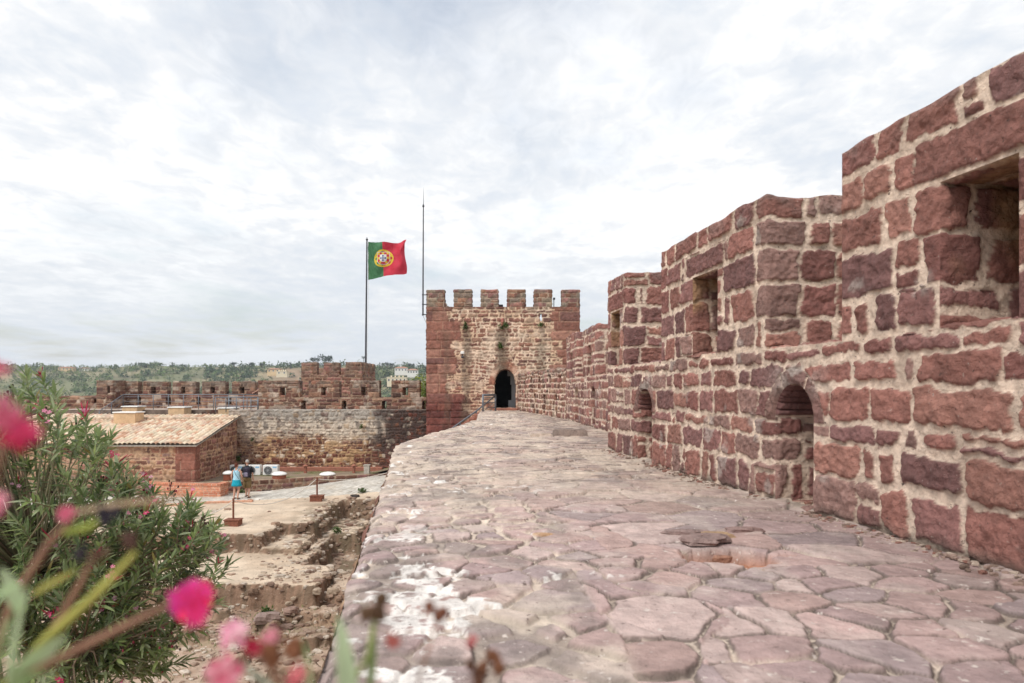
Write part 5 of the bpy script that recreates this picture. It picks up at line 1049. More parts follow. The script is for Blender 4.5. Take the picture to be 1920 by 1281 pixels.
# ------------------------------------------------------------------ the oleander sprays right in front of the lens
def near_spray():
    e = empty('oleander_spray', (-.62, .28, -5.4), 'out of focus oleander sprays with pink blossoms and pale leaves, closest of all', 'oleander')
    P_ = lambda x, y, Y: arr(pt(x, y, Y)); root = arr((-.62, .28, -5.4))
    hub = P_(-30, 1330, .52); hub2 = P_(600, 1380, .52)
    st = MB(); stem = lambda pts, rr, c: st.tube(pts, [q*.74 for q in rr], 7, c=c)
    G, BRN, YG = (.22, .26, .08), (.28, .15, .10), (.38, .36, .09)
    stem([root, arr((-.60, .36, -1.5)), hub], [.022, .016, .007], BRN); stem([root+arr((.08, .05, 0)), arr((-.50, .40, -1.2)), arr((-.30, .48, .55)), hub2], [.02, .014, .006, .004], BRN)
    stem([hub, P_(20, 1130, .52), P_(95, 1015, .52), P_(150, 960, .52)], [.005, .0042, .0036, .0026], BRN); stem([hub, P_(95, 1190, .53), P_(150, 1095, .53), P_(172, 1050, .53)], [.005, .0042, .0034, .0024], BRN)
    stem([hub, P_(90, 1195, .5), P_(180, 1115, .5), P_(255, 1035, .5)], [.0052, .0048, .0044, .0028], YG); stem([hub, P_(70, 1255, .5), P_(180, 1200, .5), P_(320, 1132, .5)], [.0052, .0044, .004, .003], BRN)
    stem([P_(150, 960, .52), P_(230, 945, .5), P_(345, 934, .48)], [.0036, .0028, .0016], (.36, .25, .16)); stem([P_(120, 1000, .5), P_(165, 990, .5), P_(205, 965, .5)], [.0028, .004, .003], (.24, .27, .05))
    stem([hub, P_(-40, 1000, .4), P_(5, 840, .38)], [.005, .004, .003], BRN)
    stem([hub2, P_(690, 1230, .55), P_(706, 1150, .55)], [.003, .003, .003], G); stem([hub2, P_(520, 1270, .5), P_(480, 1220, .5)], [.004, .003, .002], BRN); stem([hub2, P_(780, 1290, .58), P_(822, 1160, .58)], [.003, .002, .0015], BRN); stem([hub2, P_(820, 1340, .6), P_(915, 1262, .6)], [.003, .002, .0015], BRN)
    st.build('stems', M_['bark'], e, smooth=True)
    L = []; lf = lambda a, b, Y, w, c: L.append((P_(*a, Y), P_(*b, Y), w, c))
    g1, g2, g3 = (.36, .50, .24), (.50, .62, .38), (.22, .31, .12)
    lf((20, 1300), (38, 1095), .5, .022, g2); lf((-10, 1290), (12, 1150), .47, .022, g1); lf((20, 1290), (125, 1180), .5, .020, g2); lf((-20, 1340), (85, 1240), .48, .02, g1); lf((40, 1330), (100, 1255), .48, .018, g2)
    lf((585, 1370), (580, 1190), .5, .020, g1); lf((660, 1380), (640, 1150), .52, .016, g2); lf((690, 1320), (706, 1150), .55, .008, g3); lf((560, 1350), (440, 1225), .5, .022, (.42, .47, .36)); lf((-40, 1150), (40, 1090), .45, .02, g1); lf((60, 1120), (150, 1060), .55, .012, (.4, .38, .1)); lf((40, 1160), (5, 1060), .5, .014, g2)
    Pb = np.array([l[0] for l in L]); Dv = np.array([l[1] for l in L])-Pb; Ln = np.linalg.norm(Dv, axis=1)
    V, Fc, CC = leaves(Pb, Dv/Ln[:, None], Ln, arr([l[2] for l in L]), np.array([l[3] for l in L]), rs, droop=.08, rows=5)
    m = len(V)//len(L); q = len(Fc)//len(L)
    for i in range(len(L)): mesh('leaf', V[i*m:(i+1)*m], Fc[i*q:(i+1)*q]-i*m, M_['leaf'], e, col=CC[i*m:(i+1)*m])
    def bloom(x, y, Y, r, c, c2, nl=3, d=(.15, -.9, .35)):
        b = MB(); p = P_(x, y, Y)
        for k in range(nl): petals(b, p+rs.normal(size=3)*r*.28, arr(d)+rs.normal(size=3)*.45, r*(1-.07*k), [c, c2][k % 2], rs, 5, c2)
        b.build('blossom', M_['petal'], e)
    bloom(352, 1128, .50, .0105, (.80, .06, .34), (.85, .04, .20), 12); bloom(374, 1140, .50, .0105, (.85, .03, .14), (.82, .05, .26), 12); bloom(348, 1140, .51, .011, (.78, .05, .40), (.8, .06, .30), 5)
    bloom(42, 812, .37, .0085, (.62, .03, .11), (.72, .08, .22), 5); bloom(14, 785, .37, .0085, (.78, .22, .34), (.66, .06, .16), 4); bloom(-6, 690, .36, .005, (.70, .04, .13), (.75, .1, .2), 2); bloom(-8, 945, .38, .006, (.80, .34, .42), (.75, .15, .28), 4)
    bloom(438, 1196, .48, .009, (.85, .36, .52), (.9, .55, .62), 3); bloom(478, 1213, .49, .006, (.62, .04, .10), (.5, .03, .08), 3); bloom(130, 965, .52, .006, (.72, .2, .28), (.6, .12, .2), 2); bloom(505, 1195, .5, .005, (.8, .35, .42), (.7, .15, .25), 2); bloom(560, 1268, .5, .006, (.72, .2, .22), (.65, .1, .15), 2)
    bloom(880, 1205, .6, .004, (.55, .08, .10), (.4, .05, .06), 2); bloom(735, 1200, .55, .0055, (.5, .16, .13), (.4, .08, .07), 2); bloom(420, 1278, .48, .012, (.8, .35, .42), (.7, .12, .22), 3)
    for x, y, Y, r, c in ((707, 1138, .55, .0085, (.10, .055, .03)), (825, 1150, .58, .0075, (.16, .06, .035)), (205, 968, .5, .0055, (.03, .025, .035)), (150, 1034, .53, .0045, (.05, .04, .05)), (245, 1012, .5, .005, (.09, .045, .035)), (180, 1045, .52, .004, (.16, .09, .06)), (512, 1226, .5, .0075, (.24, .10, .05)), (548, 1228, .5, .007, (.20, .08, .04)), (925, 1250, .6, .008, (.20, .08, .04)), (890, 1268, .6, .007, (.14, .06, .035))):
        b = MB(); p = P_(x, y, Y)
        for k in range(5): o = rs.normal(size=3)*r*.5; rock(b, *(p+o), r*.55, r*.5, r*.7, k+int(x), c)
        for k in range(4): o = rnd_unit(rs, 1)[0]*r*1.5; b.tube([p, p+o], [r*.16, r*.05], 4, c=c)
        b.build('seed_head', M_['bark'], e)
near_spray()

# ------------------------------------------------------------------ weeds on the walls and in the yard
def weed(lb, p, r, n, grp='weeds on walls and ground', dirn=(0, -1, .2), c=((.10, .16, .04), (.14, .21, .06), (.07, .11, .03)), ll=.12, lw=.07):
    p = arr(p); o = rnd_unit(rs, n)*arr(r)*rs.uniform(.2, 1, (n, 1)); P = p+o; D = rnd_unit(rs, n)+arr(dirn)*.9; D /= np.linalg.norm(D, axis=1)[:, None]
    pal = arr(c); V, Fc, CC = leaves(P, D, rs.uniform(.6, 1.3, n)*ll, rs.uniform(.6, 1.3, n)*lw, pal[rs.integers(0, len(pal), n)]*rs.uniform(.8, 1.2, (n, 1)), rs, rows=2)
    e = empty('weed', tuple(p), lb, 'weed', grp); f = mesh('leaves', V, Fc, M_['leaf'], e, col=CC); f['kind'] = 'stuff'
    b = MB(); [b.tube([p-arr(dirn)*.02, p+q*.9], [.010, .004], 4) for q in o[:10]]; b.build('stems', M_['dark_bark'], e)
M_['dark_bark'] = mat_surf('dark_bark', (.12, .09, .05), nscale=14)
cw_y = CY-.10
for (x, y, D, r, n, lb) in ((431, 844, cw_y, (.24, .12, .32), 120, 'green leafy plant rooted in the corner of house and curtain wall'), (429, 788, cw_y, (.14, .1, .18), 60, 'small tuft of green at the top of the wall corner'), (447, 858, cw_y, (.15, .1, .25), 60, 'trailing green weed on the curtain wall above the air conditioners'), (473, 823, cw_y, (.14, .08, .09), 40, 'little weed sprouting from the pale render of the curtain wall'),
        (678, 800, cw_y, (.10, .07, .14), 36, 'tiny weed growing near the dark stain on the curtain wall'), (872, 612, TY-.05, (.16, .08, .30), 70, 'green tuft at the head of the left stain on the tower'), (944, 611, TY-.05, (.30, .08, .25), 90, 'green tuft under the pink spout on the tower'), (938, 648, TY-.05, (.15, .06, .22), 50, 'green tuft halfway down the middle stain of the tower'), (1014, 609, TY-.05, (.20, .07, .12), 50, 'green tuft under the slit on the right of the tower')):
    weed(lb, pt(x, y, D), r, n)
for (x, y, g, lb) in ((679, 970, 6.1, 'bright green weed on the side of the far trench'), (632, 1013, 6.2, 'green weed low in the trench beside the block'), (489, 921, 5.15, 'small green weed at the foot of the low wall'), (452, 927, 5.15, 'green weed behind the walking couple'), (500, 1160, 6.6, 'thin green weed among the rubble boulders')):
    Y = F*g/(y-HY); p = (PX(x, Y), Y); weed(lb, (*p, on_ground(*p)+.10), (.22, .16, .13), 70, dirn=(0, 0, .8))
gv = MB(); rg_ = random.Random(31)                        # grit gathered along the foot of the battlement
for k in range(700):
    y = 3.2+10*rg_.random()**1.2; x = float(xw(arr([y]))[0])-abs(rg_.gauss(0, .10))-.015
    if any(a < y < b for a, b in ((6.32, 6.96), (10.53, 11.25))): x += rg_.uniform(0, .4)
    q_ = rg_.choice((.006, .008, .010, .014, .02))*rg_.uniform(.7, 1.3); rock(gv, x, y, .012, q_*1.3, q_, q_*.7, k, rg_.choice(((.30, .21, .17), (.20, .14, .11), (.45, .36, .29), (.26, .13, .10))))
tag(gv.build('gravel', M_['earth']), kind='stuff')
gP = []
for k in range(2600):
    x, y = rs.uniform(-10.5, -3.2), rs.uniform(13.5, 20.5)
    if fbm(arr([x*.6]), arr([y*.6]), 112, 5)[0]+.3*rs.normal() > .12: gP.append((x, y))
gP = np.array(gP); z = yard_z(gP[:, 0], gP[:, 1]); n = len(gP); D = rnd_unit(rs, n)*.6+arr((0, 0, .8)); D /= np.linalg.norm(D, axis=1)[:, None]
V, Fc, CC = leaves(np.column_stack([gP, z]), D, rs.uniform(.05, .13, n), rs.uniform(.012, .03, n), arr([(.16, .20, .07)])*rs.uniform(.7, 1.4, (n, 1)), rs, rows=2)
tag(mesh('grass', V, Fc, M_['leaf'], col=CC), kind='stuff')

# ------------------------------------------------------------------ tree behind the wall, hills, far trees, far houses
def leaf_tree(name, lb, x, y, z0, hgt, rad, n, pal, rs, cat='tree', grp=None, size=.3, shape='round', trunk=.3, mat='scrub'):
    e = empty(name, (x, y, z0), lb, cat, grp); b = MB(); c = arr((x, y, z0))
    if shape == 'palm':
        b.tube([c, c+arr((.1, 0, hgt*.5)), c+arr((0, 0, hgt))], [trunk, trunk*.8, trunk*.7], 6); P = np.tile(c+arr((0, 0, hgt)), (n, 1)); D = rnd_unit(rs, n); D[:, 2] = np.abs(D[:, 2])*.9-.1; D /= np.linalg.norm(D, axis=1)[:, None]; L = rs.uniform(.8, 1.1, n)*rad; W = L*.16; dr = .45
    else:
        u = rs.random(n); d = rnd_unit(rs, n); rr = rs.random(n)**.4
        if shape == 'cypress': zz = hgt*(.08+.92*u); r_ = rad*np.sin(pi*np.clip(u*.9+.1, 0, 1))**.7; P = c+np.column_stack([d[:, 0]*r_*rr, d[:, 1]*r_*rr, zz])
        else:
            k = 9; cl = c+np.column_stack([rs.normal(size=k)*rad*.45, rs.normal(size=k)*rad*.45, hgt*rs.uniform(.5 if shape == 'round' else .72, .92, k)]); cr = rad*rs.uniform(.3, .55, k); j = rs.integers(0, k, n); P = cl[j]+d*(cr[j]*rr)[:, None]*arr((1, 1, .75))
            for q in cl: b.tube([c+arr((0, 0, hgt*.3)), (c+q)/2+arr((0, 0, hgt*.1)), q], [trunk*.5, trunk*.3, trunk*.12], 5)
        b.tube([c-arr((0, 0, .5)), c+arr((.05, 0, hgt*.35)), c+arr((0, .05, hgt*.72))], [trunk, trunk*.75, trunk*.4], 6); D = rnd_unit(rs, n); L = rs.uniform(.6, 1.3, n)*size; W = L*rs.uniform(.45, .7, n); dr = .1
    b.build('trunk', M_['dark_bark'], e); pal = arr(pal); V, Fc, CC = leaves(P, D, L, W, pal[rs.integers(0, len(pal), n)]*rs.uniform(.7, 1.3, (n, 1)), rs, droop=dr, rows=1)
    mesh('crown', V, Fc, M_[mat], e, col=CC); return e
leaf_tree('leafy_tree', 'fresh yellow green tree showing between the last merlon and the tower', PX(795, 47), 47.5, -4, 6.3, 2.1, 2600, [(.22, .27, .05), (.28, .33, .07), (.17, .22, .05)], rs, size=.20, trunk=.14, mat='leaf')
def crest(px_): return np.interp(px_, [-400, 0, 60, 150, 260, 280, 320, 400, 480, 560, 640, 700, 760, 800, 900, 1400, 2400], [700, 688, 688, 693, 688, 685, 689, 690, 687, 688, 686, 688, 689, 692, 696, 715, 722])
HYv = 760.0
def hill_z(x, y):
    s = x/np.maximum(y, 1)*F+CX; zc = EYE+(HY+1.5-crest(s))/F*HYv; base = -95.0
    t = np.clip((y-230)/(HYv-230), 0, 1.0); z = base+(zc-base)*(.55*t+.45*ss(0, 1, t)); z = np.where(y > HYv, zc-(y-HYv)*.06, z)
    z = z+(5*fbm(x*.006, y*.006, 181, 4)+2.2*fbm(x*.022, y*.022, 182, 4))*ss(200, 300, y)*ss(HYv+10, HYv-120, y)
    return np.where(y < 232, lerp(-14, base, ss(70, 232, y)), z)
gy = np.concatenate([[-2500, -600, -100], np.linspace(47, 230, 14), np.linspace(236, 900, 130), [1100, 1500, 2200, 3200, 4500]]); gx = np.concatenate([[-5000, -2600], np.linspace(-1500, 900, 200), [1800, 4500]]); X, Y = np.meshgrid(gx, gy, indexing='ij'); x, y = X.ravel(), Y.ravel(); z = np.where(y < 47, -14, hill_z(x, y))
gn = fbm(x*.02, y*.02, 183, 5); Ch = lerp(arr((.16, .165, .085)), arr((.24, .205, .12)), ss(-.2, .4, gn)[:, None]); fld = np.exp(-((x/np.maximum(y, 1)*F+CX-545)/45)**2)*ss(560, 640, y)*ss(760, 720, y); Ch = lerp(Ch, arr((.33, .215, .14)), (fld*.85)[:, None])
i = np.arange(len(x)).reshape(X.shape); Q = np.stack([i[:-1, :-1], i[1:, :-1], i[1:, 1:], i[:-1, 1:]], -1).reshape(-1, 4)
tag(mesh('hills', np.stack([x, y, z], -1), Q, M_['hill'], col=Ch), kind='structure')
PV, PF, PC = [], [], []; cnt = 0; N = 5200; s_ = rs.uniform(-260, 900, N); yy = 300+(HYv-295)*rs.random(N)**.62; xx = (s_-CX)/F*yy; zz = hill_z(xx, yy); fl = np.exp(-((s_-545)/42)**2)*ss(570, 640, yy)*ss(760, 720, yy)
pal = arr([(.09, .145, .05), (.13, .19, .065), (.065, .11, .045), (.16, .21, .085), (.11, .155, .07), (.20, .24, .09)])
for k in range(N):
    if rs.random() < fl[k]*.9: continue
    dark = (s_[k] > 380) and yy[k] > 560; big = rs.random() < (.35 if dark else .12)
    r_ = rs.uniform(2.6, 4.8) if big else rs.uniform(1.1, 2.8); n = 34 if big else 20; u = rnd_unit(rs, n); P = arr((xx[k], yy[k], zz[k]+r_*.55))+u*r_*rs.uniform(.5, 1, (n, 1))*arr((1, 1, .75)); c = pal[2 if (dark and rs.random() < .6) else rs.integers(0, 6)]
    D = rnd_unit(rs, n); L = rs.uniform(.55, 1.0, n)*r_*.75; v, f, cc = leaves(P, D, L, L*.75, np.tile(c, (n, 1))*rs.uniform(.7, 1.35, (n, 1)), rs, rows=1); PV.append(v); PF.append(f+cnt); PC.append(cc); cnt += len(v)
tag(mesh('scrub', np.concatenate(PV), np.concatenate(PF), M_['scrub'], col=np.concatenate(PC)), kind='stuff')
DK, MD = [(.045, .075, .05), (.06, .09, .06), (.035, .06, .045)], [(.06, .10, .05), (.08, .12, .06)]
def hill_tree(px_, ytop, w, sh_, lb, Y=None):
    Y = Y or HYv-25; x = PX(px_, Y); z0 = float(hill_z(arr([x]), arr([Y]))[0])-.5; h = max(PZ(ytop, Y)-z0, 4.5); w = w/F*Y/2
    leaf_tree({'cypress': 'cypress_tree', 'palm': 'palm_tree', 'umbrella': 'pine_tree', 'round': 'broad_tree'}[sh_], lb, x, Y, z0, h, w, 60 if sh_ == 'palm' else 150 if sh_ == 'cypress' else 320, DK if sh_ != 'round' else MD, rs, grp='trees on the far hill crest', size=w*.30 if sh_ not in ('cypress',) else w*.8, shape='round' if sh_ in ('round',) else sh_, trunk=.4)
for a in ((323, 684.5, 7, 'umbrella', 'small round topped tree alone on the crest above the railing start'), (349, 683.5, 3.2, 'cypress', 'dark cypress on the crest above the second merlon of the far row'), (393.5, 685, 4, 'cypress', 'short dark cypress on the crest above the third merlon of the far row'), (439, 679, 12, 'umbrella', 'tall dark pine on the crest above the rightmost merlon of the far row'), (455, 682.5, 2.4, 'cypress', 'thin pale cypress between two dark pines on the crest'), (472, 681, 13, 'umbrella', 'dark pine right of the thin cypress on the crest'), (490, 681.5, 10, 'umbrella', 'small dark pine left of the yellow hill house'), (545, 681, 4, 'cypress', 'dark cypress on the crest right of the yellow hill house'),
        (592, 671, 18, 'umbrella', 'spreading pine with thin crown above the left of the second tower'), (612, 668.5, 26, 'umbrella', 'biggest dark pine crown above the second tower'), (682, 671, 11, 'palm', 'palm tree beside the flagpole on the crest'), (712, 680, 3.5, 'cypress', 'dark cypress just right of the flagpole, first of a pair'), (717, 680.5, 3.5, 'cypress', 'dark cypress just right of the flagpole, second of a pair'), (726, 680, 10, 'umbrella', 'round dark pine above the cream hill house'), (734, 681, 9, 'umbrella', 'dark pine left of the red roofed white house'), (769, 681.5, 14, 'umbrella', 'broad dark pine behind the white houses'), (140, 689, 10, 'round', 'low round tree right of the pale ochre hill house'), (272, 682, 24, 'round', 'broad leafy tree on the crest above the leftmost merlon'), (797, 686, 12, 'round', 'leafy tree on the crest beside the tower edge')): hill_tree(*a)
def hill_house(lb, px0, px1, ytop, ybot, Y, wall, roofc, kind, nwin, grp='houses on the far hill'):
    x0, x1 = PX(px0, Y), PX(px1, Y); z1, z0 = PZ(ytop, Y), PZ(ybot, Y)-3; d = max(6, (x1-x0)*.4); e = empty('hill_house', ((x0+x1)/2, Y, z0), lb, 'house', grp)
    MB().box(x0, x1, Y, Y+d, z0, z1, .05).build('wall', wall, e)
    if kind == 'hip':
        o = .6; hh = (z1-PZ(ybot, Y))*.30; cy = Y+d/2; V = [(x0-o, Y-o, z1+.02), (x1+o, Y-o, z1+.02), (x1+o, Y+d+o, z1+.02), (x0-o, Y+d+o, z1+.02), (x0+d*.45, cy, z1+hh), (x1-d*.45, cy, z1+hh)]
        r = MB().add(V, [(0, 1, 5, 4), (1, 2, 5), (2, 3, 4, 5), (3, 0, 4), (0, 3, 2, 1)]).build('roof', roofc, e)
    else:
        r = MB().box(x0-.3, x1+.3, Y-.3, Y+d+.3, z1+.01, z1+.5, .05).build('roof', wall, e)
        for k in range(4): xk = lerp(x0, x1, .2+.2*k); MB().box(xk-.5, xk+.5, Y+2, Y+3, z1+.51, z1+1.7, .05).build('chimney', wall, r)
    for k in range(nwin):
        xk = lerp(x0, x1, (k+.5)/nwin); zz_ = lerp(PZ(ybot, Y), z1, .55); f = MB().box(xk-.7, xk+.7, Y-.06, Y-.01, zz_-.9, zz_+.9).build('window', M_['white'], e); MB().box(xk-.55, xk+.55, Y-.10, Y-.065, zz_-.75, zz_+.75).build('pane', M_['dark_steel'], f)
hw, hy, hcr, hr_ = (mat_surf(n_, c, nscale=.3, nvar=.06, bump=0) for n_, c in (('white_wall', (.72, .70, .66)), ('yellow_wall', (.66, .48, .28)), ('cream_wall', (.70, .60, .44)), ('red_roof', (.42, .20, .13))))
hill_house('pale ochre house on the far left of the hill crest', 109, 136, 689.5, 695, 725, hy, hr_, 'hip', 4); hill_house('small white house on the hill crest left of centre', 148, 166, 690.5, 694, 735, hw, hr_, 'hip', 2)
hill_house('yellow house with low red roof on the hill left of the second tower', 501, 524, 692.5, 699, 660, hy, hr_, 'hip', 3); hill_house('long low yellow annexe stretching right of the yellow house', 518, 538, 697, 702, 655, hcr, hr_, 'flat', 2)
hill_house('white villa with orange red roof on the hill right of the flagpole', 740, 763.5, 690, 698, 640, hw, hr_, 'hip', 4); hill_house('low white villa stepping down to the right of the red roofed one', 763.5, 783, 694, 702, 636, hw, hr_, 'hip', 4); hill_house('long cream house with flat roof and chimneys below the white villas', 725.5, 762, 708.5, 718, 520, hcr, hr_, 'flat', 5)
# ------------------------------------------------------------------ people
def skinned(name, J, E, mat, parent, root='pelvis', sub=2):
    """joints {name: ((x,y,z), radius | (rx,ry))}, edges -> one continuous skinned surface"""
    k = list(J); ix = {n: i for i, n in enumerate(k)}; me = bpy.data.meshes.new(name); p = Vector((0, 0, 0))
    me.from_pydata([Vector(J[n][0]) for n in k], [(ix[a], ix[b]) for a, b in E], []); me.update(); o = link(name, me, mat, parent)
    m = o.modifiers.new('Skin', 'SKIN'); m.use_smooth_shade = True; d = me.skin_vertices[0].data
    for n in k: r = J[n][1]; d[ix[n]].radius = (r, r) if not isinstance(r, tuple) else r; d[ix[n]].use_root = n == root
    s = o.modifiers.new('Subdivision', 'SUBSURF'); s.levels = s.render_levels = sub
    return o
def lathe_oval(mb, rows, n=20, c=None, frill=0):
    V = []; Fs = []
    for i, (cx, cy, z, rx, ry) in enumerate(rows):
        for k in range(n):
            a = 2*pi*k/n; f = 1+frill*sin(a*6)*i/len(rows); V.append((cx+rx*cos(a)*f, cy+ry*sin(a)*f, z))
    for i in range(len(rows)-1):
        for k in range(n): Fs.append((i*n+k, i*n+(k+1) % n, i*n+n+(k+1) % n, i*n+n+k))
    Fs += [tuple(range(n-1, -1, -1)), tuple(range((len(rows)-1)*n, len(rows)*n))]
    return mb.add(V, Fs, c)
def arm(J, E, s, sh_, el, wr, hand, r=(.046, .038, .028)):
    """shoulder - elbow - wrist - palm with four unequal bent fingers and a thumb"""
    J[s+'sh'] = (sh_, r[0]); J[s+'el'] = (el, r[1]); J[s+'wr'] = (wr, (.028, .022)); d = Vector(hand).normalized(); w = Vector(wr); side = d.cross(Vector((0, 1, 0))).normalized(); side = side if side.length > .5 else Vector((1, 0, 0))
    J[s+'pa'] = (w+d*.065, (.034, .018)); E += [('chest', s+'sh'), (s+'sh', s+'el'), (s+'el', s+'wr'), (s+'wr', s+'pa')]; nrm = d.cross(side)
    for q, (o, l) in enumerate(((-.030, .062), (-.010, .074), (.010, .070), (.028, .054))):
        b = w+d*.085+side*o; J[f'{s}f{q}a'] = (b+d*l*.5, .0085); J[f'{s}f{q}b'] = (b+d*l*.88+nrm*l*.3, .0075); E += [(s+'pa', f'{s}f{q}a'), (f'{s}f{q}a', f'{s}f{q}b')]
    J[s+'th'] = (w+d*.05-side*.045+nrm*.012, .010); J[s+'tt'] = (w+d*.085-side*.052+nrm*.022, .0085); E += [(s+'wr', s+'th'), (s+'th', s+'tt')]
def head(e, J, face, skin, rz):
    """skull with brow, nose, mouth, eyes and ears, turned by rz"""
    c = Vector(J); m = MB(); V = []; Fs = []; n, k_ = 16, 12
    for i in range(k_+1):
        th = pi*i/k_
        for k in range(n):
            ph = 2*pi*k/n; x, y, z = sin(th)*sin(ph)*.075, -sin(th)*cos(ph)*.095, cos(th)*.115
            if z < 0: x *= 1+z*2.0; y = y*(1+z*1.0)-(.0 if y > 0 else .012)
            if y < -.06 and abs(x) < .02 and -.045 < z < .02: y -= .022
            V.append((x, y, z))
    cs, sn = cos(rz), sin(rz)
    rot = lambda p: (c.x+p[0]*cs-p[1]*sn, c.y+p[0]*sn+p[1]*cs, c.z+p[2])
    for i in range(k_):
        for k in range(n): Fs.append((i*n+k, i*n+n+k, i*n+n+(k+1) % n, i*n+(k+1) % n))
    m.add([rot(v) for v in V], Fs)
    return m, rot
def face_bits(e, rot, haircol, hair_rows, name='hair'):
    b = MB()
    for s in (-1, 1): b.lathe(0, 0, [(.001, -.012), (.012, 0), (.001, .012)], 8); q = 24; b.V[-q:] = [rot((s*.030+v[0], -.088+v[1]*.5, .012+v[2])) for v in b.V[-q:]]
    b.build('eyes', M_['white'], e); b = MB(); b.tube([rot((-.022, -.091, -.052)), rot((0, -.098, -.055)), rot((.022, -.091, -.052))], .006, 6); b.build('mouth', M_['lip'], e)
    for s in (-1, 1): b = MB(); b.tube([rot((s*.076, .005, .022)), rot((s*.088, .012, .012)), rot((s*.084, .008, -.022)), rot((s*.074, 0, -.03))], [.009, .012, .010, .006], 6); b.build('ear', M_['skin'], e, smooth=True)
    V = []; Fs = []; n, k_ = 18, 9
    for i in range(k_+1):
        th = hair_rows[0]*i/k_
        for k in range(n):
            ph = 2*pi*k/n; back = .5+.5*cos(ph-pi); f = 1+.05*sin(ph*5+i)+.03*sin(ph*9-i*2); t2 = th*(hair_rows[1]+(1-hair_rows[1])*back)
            V.append(rot((sin(t2)*sin(ph)*.086*f, -sin(t2)*cos(ph)*.104*f+.006, cos(t2)*.126*f+.004)))
    for i in range(k_):
        for k in range(n): Fs.append((i*n+k, i*n+n+k, i*n+n+(k+1) % n, i*n+(k+1) % n))
    MB().add(V, Fs).build(name, haircol, e, smooth=True)
M_['lip'] = mat_surf('lip', (.36, .13, .11), nvar=.05, bump=0)
def walker(lb, x, y, z, H, pose, parts, skin_r=1.0):
    e = empty('person', (x, y, z), lb, 'person', None); s = H/1.72
    J = {}; E = []; q = lambda *p: (p[0]*s, p[1]*s, p[2]*s)
    J['pelvis'] = (q(0, 0, .92), (.135*s, .10*s)); J['waist'] = (q(0, 0, 1.10), (.12*s, .085*s)); J['chest'] = (q(0, .0, 1.30), (.15*s, .10*s)); J['collar'] = (q(0, .01, 1.42), (.085*s, .065*s)); J['neck'] = (q(0, .0, 1.50), .050*s); J['skull'] = (q(0, -.0, 1.57), .055*s)
    E += [('pelvis', 'waist'), ('waist', 'chest'), ('chest', 'collar'), ('collar', 'neck'), ('neck', 'skull')]
    for sd_2 in ('l', 'r'):
        hip, kn, an, toe = pose[sd_2]; J[sd_2+'hip'] = (q(*hip), .092*s); J[sd_2+'kn'] = (q(*kn), .060*s); J[sd_2+'cf'] = (q(*(np.array(kn)*.68+np.array(an)*.32)), .060*s); J[sd_2+'an'] = (q(*an), .038*s); J[sd_2+'he'] = (q(*(np.array(an)+arr((0, 0, -.045)))), .032*s); J[sd_2+'to'] = (q(*toe), (.038*s, .022*s))
        E += [('pelvis', sd_2+'hip'), (sd_2+'hip', sd_2+'kn'), (sd_2+'kn', sd_2+'cf'), (sd_2+'cf', sd_2+'an'), (sd_2+'an', sd_2+'he'), (sd_2+'he', sd_2+'to')]
        sh_, el, wr, hd = pose[sd_2+'a']; arm(J, E, sd_2, q(*sh_), q(*el), q(*wr), hd, (.045*s, .038*s, .027*s))
    skinned('body', J, E, M_['skin'], e); parts(e, s, (x, y, z)); return e
def world(e): return Vector(e.location)
# woman: seen from behind, walking away, head a little to the right
def woman_parts(e, s, o):
    m, rot = head(e, (o[0], o[1]-.0, o[2]+1.625*s), None, M_['skin'], pi-.35); m.build('head', M_['skin'], e, smooth=True); face_bits(e, rot, cloth('auburn_hair', (.10, .030, .018)), (2.35, .45))
    X, Y_, Z = o; f = lambda *r: [(X+a*s, Y_+b*s, Z+c*s, d*s, g*s) for a, b, c, d, g in r]
    b = MB(); lathe_oval(b, f((0, 0, .86, .185, .14), (0, 0, .95, .178, .138), (0, 0, 1.08, .148, .112), (0, 0, 1.20, .155, .118), (0, 0, 1.31, .168, .125), (0, 0, 1.36, .150, .115), (0, .0, 1.385, .10, .09)))
    for sx in (-1, 1): b.tube([(X+sx*.075*s, Y_-.11*s, Z+1.36*s), (X+sx*.082*s, Y_, Z+1.475*s), (X+sx*.075*s, Y_+.11*s, Z+1.36*s)], .018, 6)
    b.build('tank_top', cloth('sky_blue_cloth', (.36, .62, .76)), e, smooth=True)
    b = MB(); lathe_oval(b, f((0, 0, .62, .235, .185), (0, 0, .70, .222, .172), (0, 0, .80, .205, .158), (0, 0, .89, .188, .145), (0, 0, .93, .182, .142))[::-1], frill=.10); b.build('skirt', cloth('teal_cloth', (.01, .31, .43)), e, smooth=True)
    b = MB(); b.tube([(X-.12*s, Y_-.10*s, Z+1.44*s), (X, Y_-.135*s, Z+1.22*s), (X+.16*s, Y_-.12*s, Z+.98*s)], .008, 5); b.build('bag_strap', M_['dark_steel'], e)
    for (px_, py) in ((-.115, .02), (.10, -.06)): MB().box(X+(px_-.045)*s, X+(px_+.045)*s, Y_+(py-.08)*s, Y_+(py+.19)*s, Z-.005, Z+.028, .01).build('sandal', cloth('sandal_brown', (.09, .05, .035)), e)
wy_ = 31.75; wx_ = PX(443.5, wy_); wz = path_z(wx_, wy_)
walker('woman seen from behind in pale blue vest top and teal skirt, red brown hair', wx_, wy_, wz, 1.64, {
    'l': ((-.09, 0, .86), (-.11, .05, .47), (-.115, -.03, .085), (-.115, .13, .03)), 'r': ((.09, 0, .86), (.095, .04, .47), (.10, -.13, .10), (.10, .03, .03)),
    'la': ((-.185, 0, 1.37), (-.245, -.03, 1.10), (-.235, .05, .88), (.05, .3, -.95)), 'ra': ((.185, 0, 1.37), (.245, .02, 1.11), (.215, .16, .95), (-.05, .6, -.6))}, woman_parts)
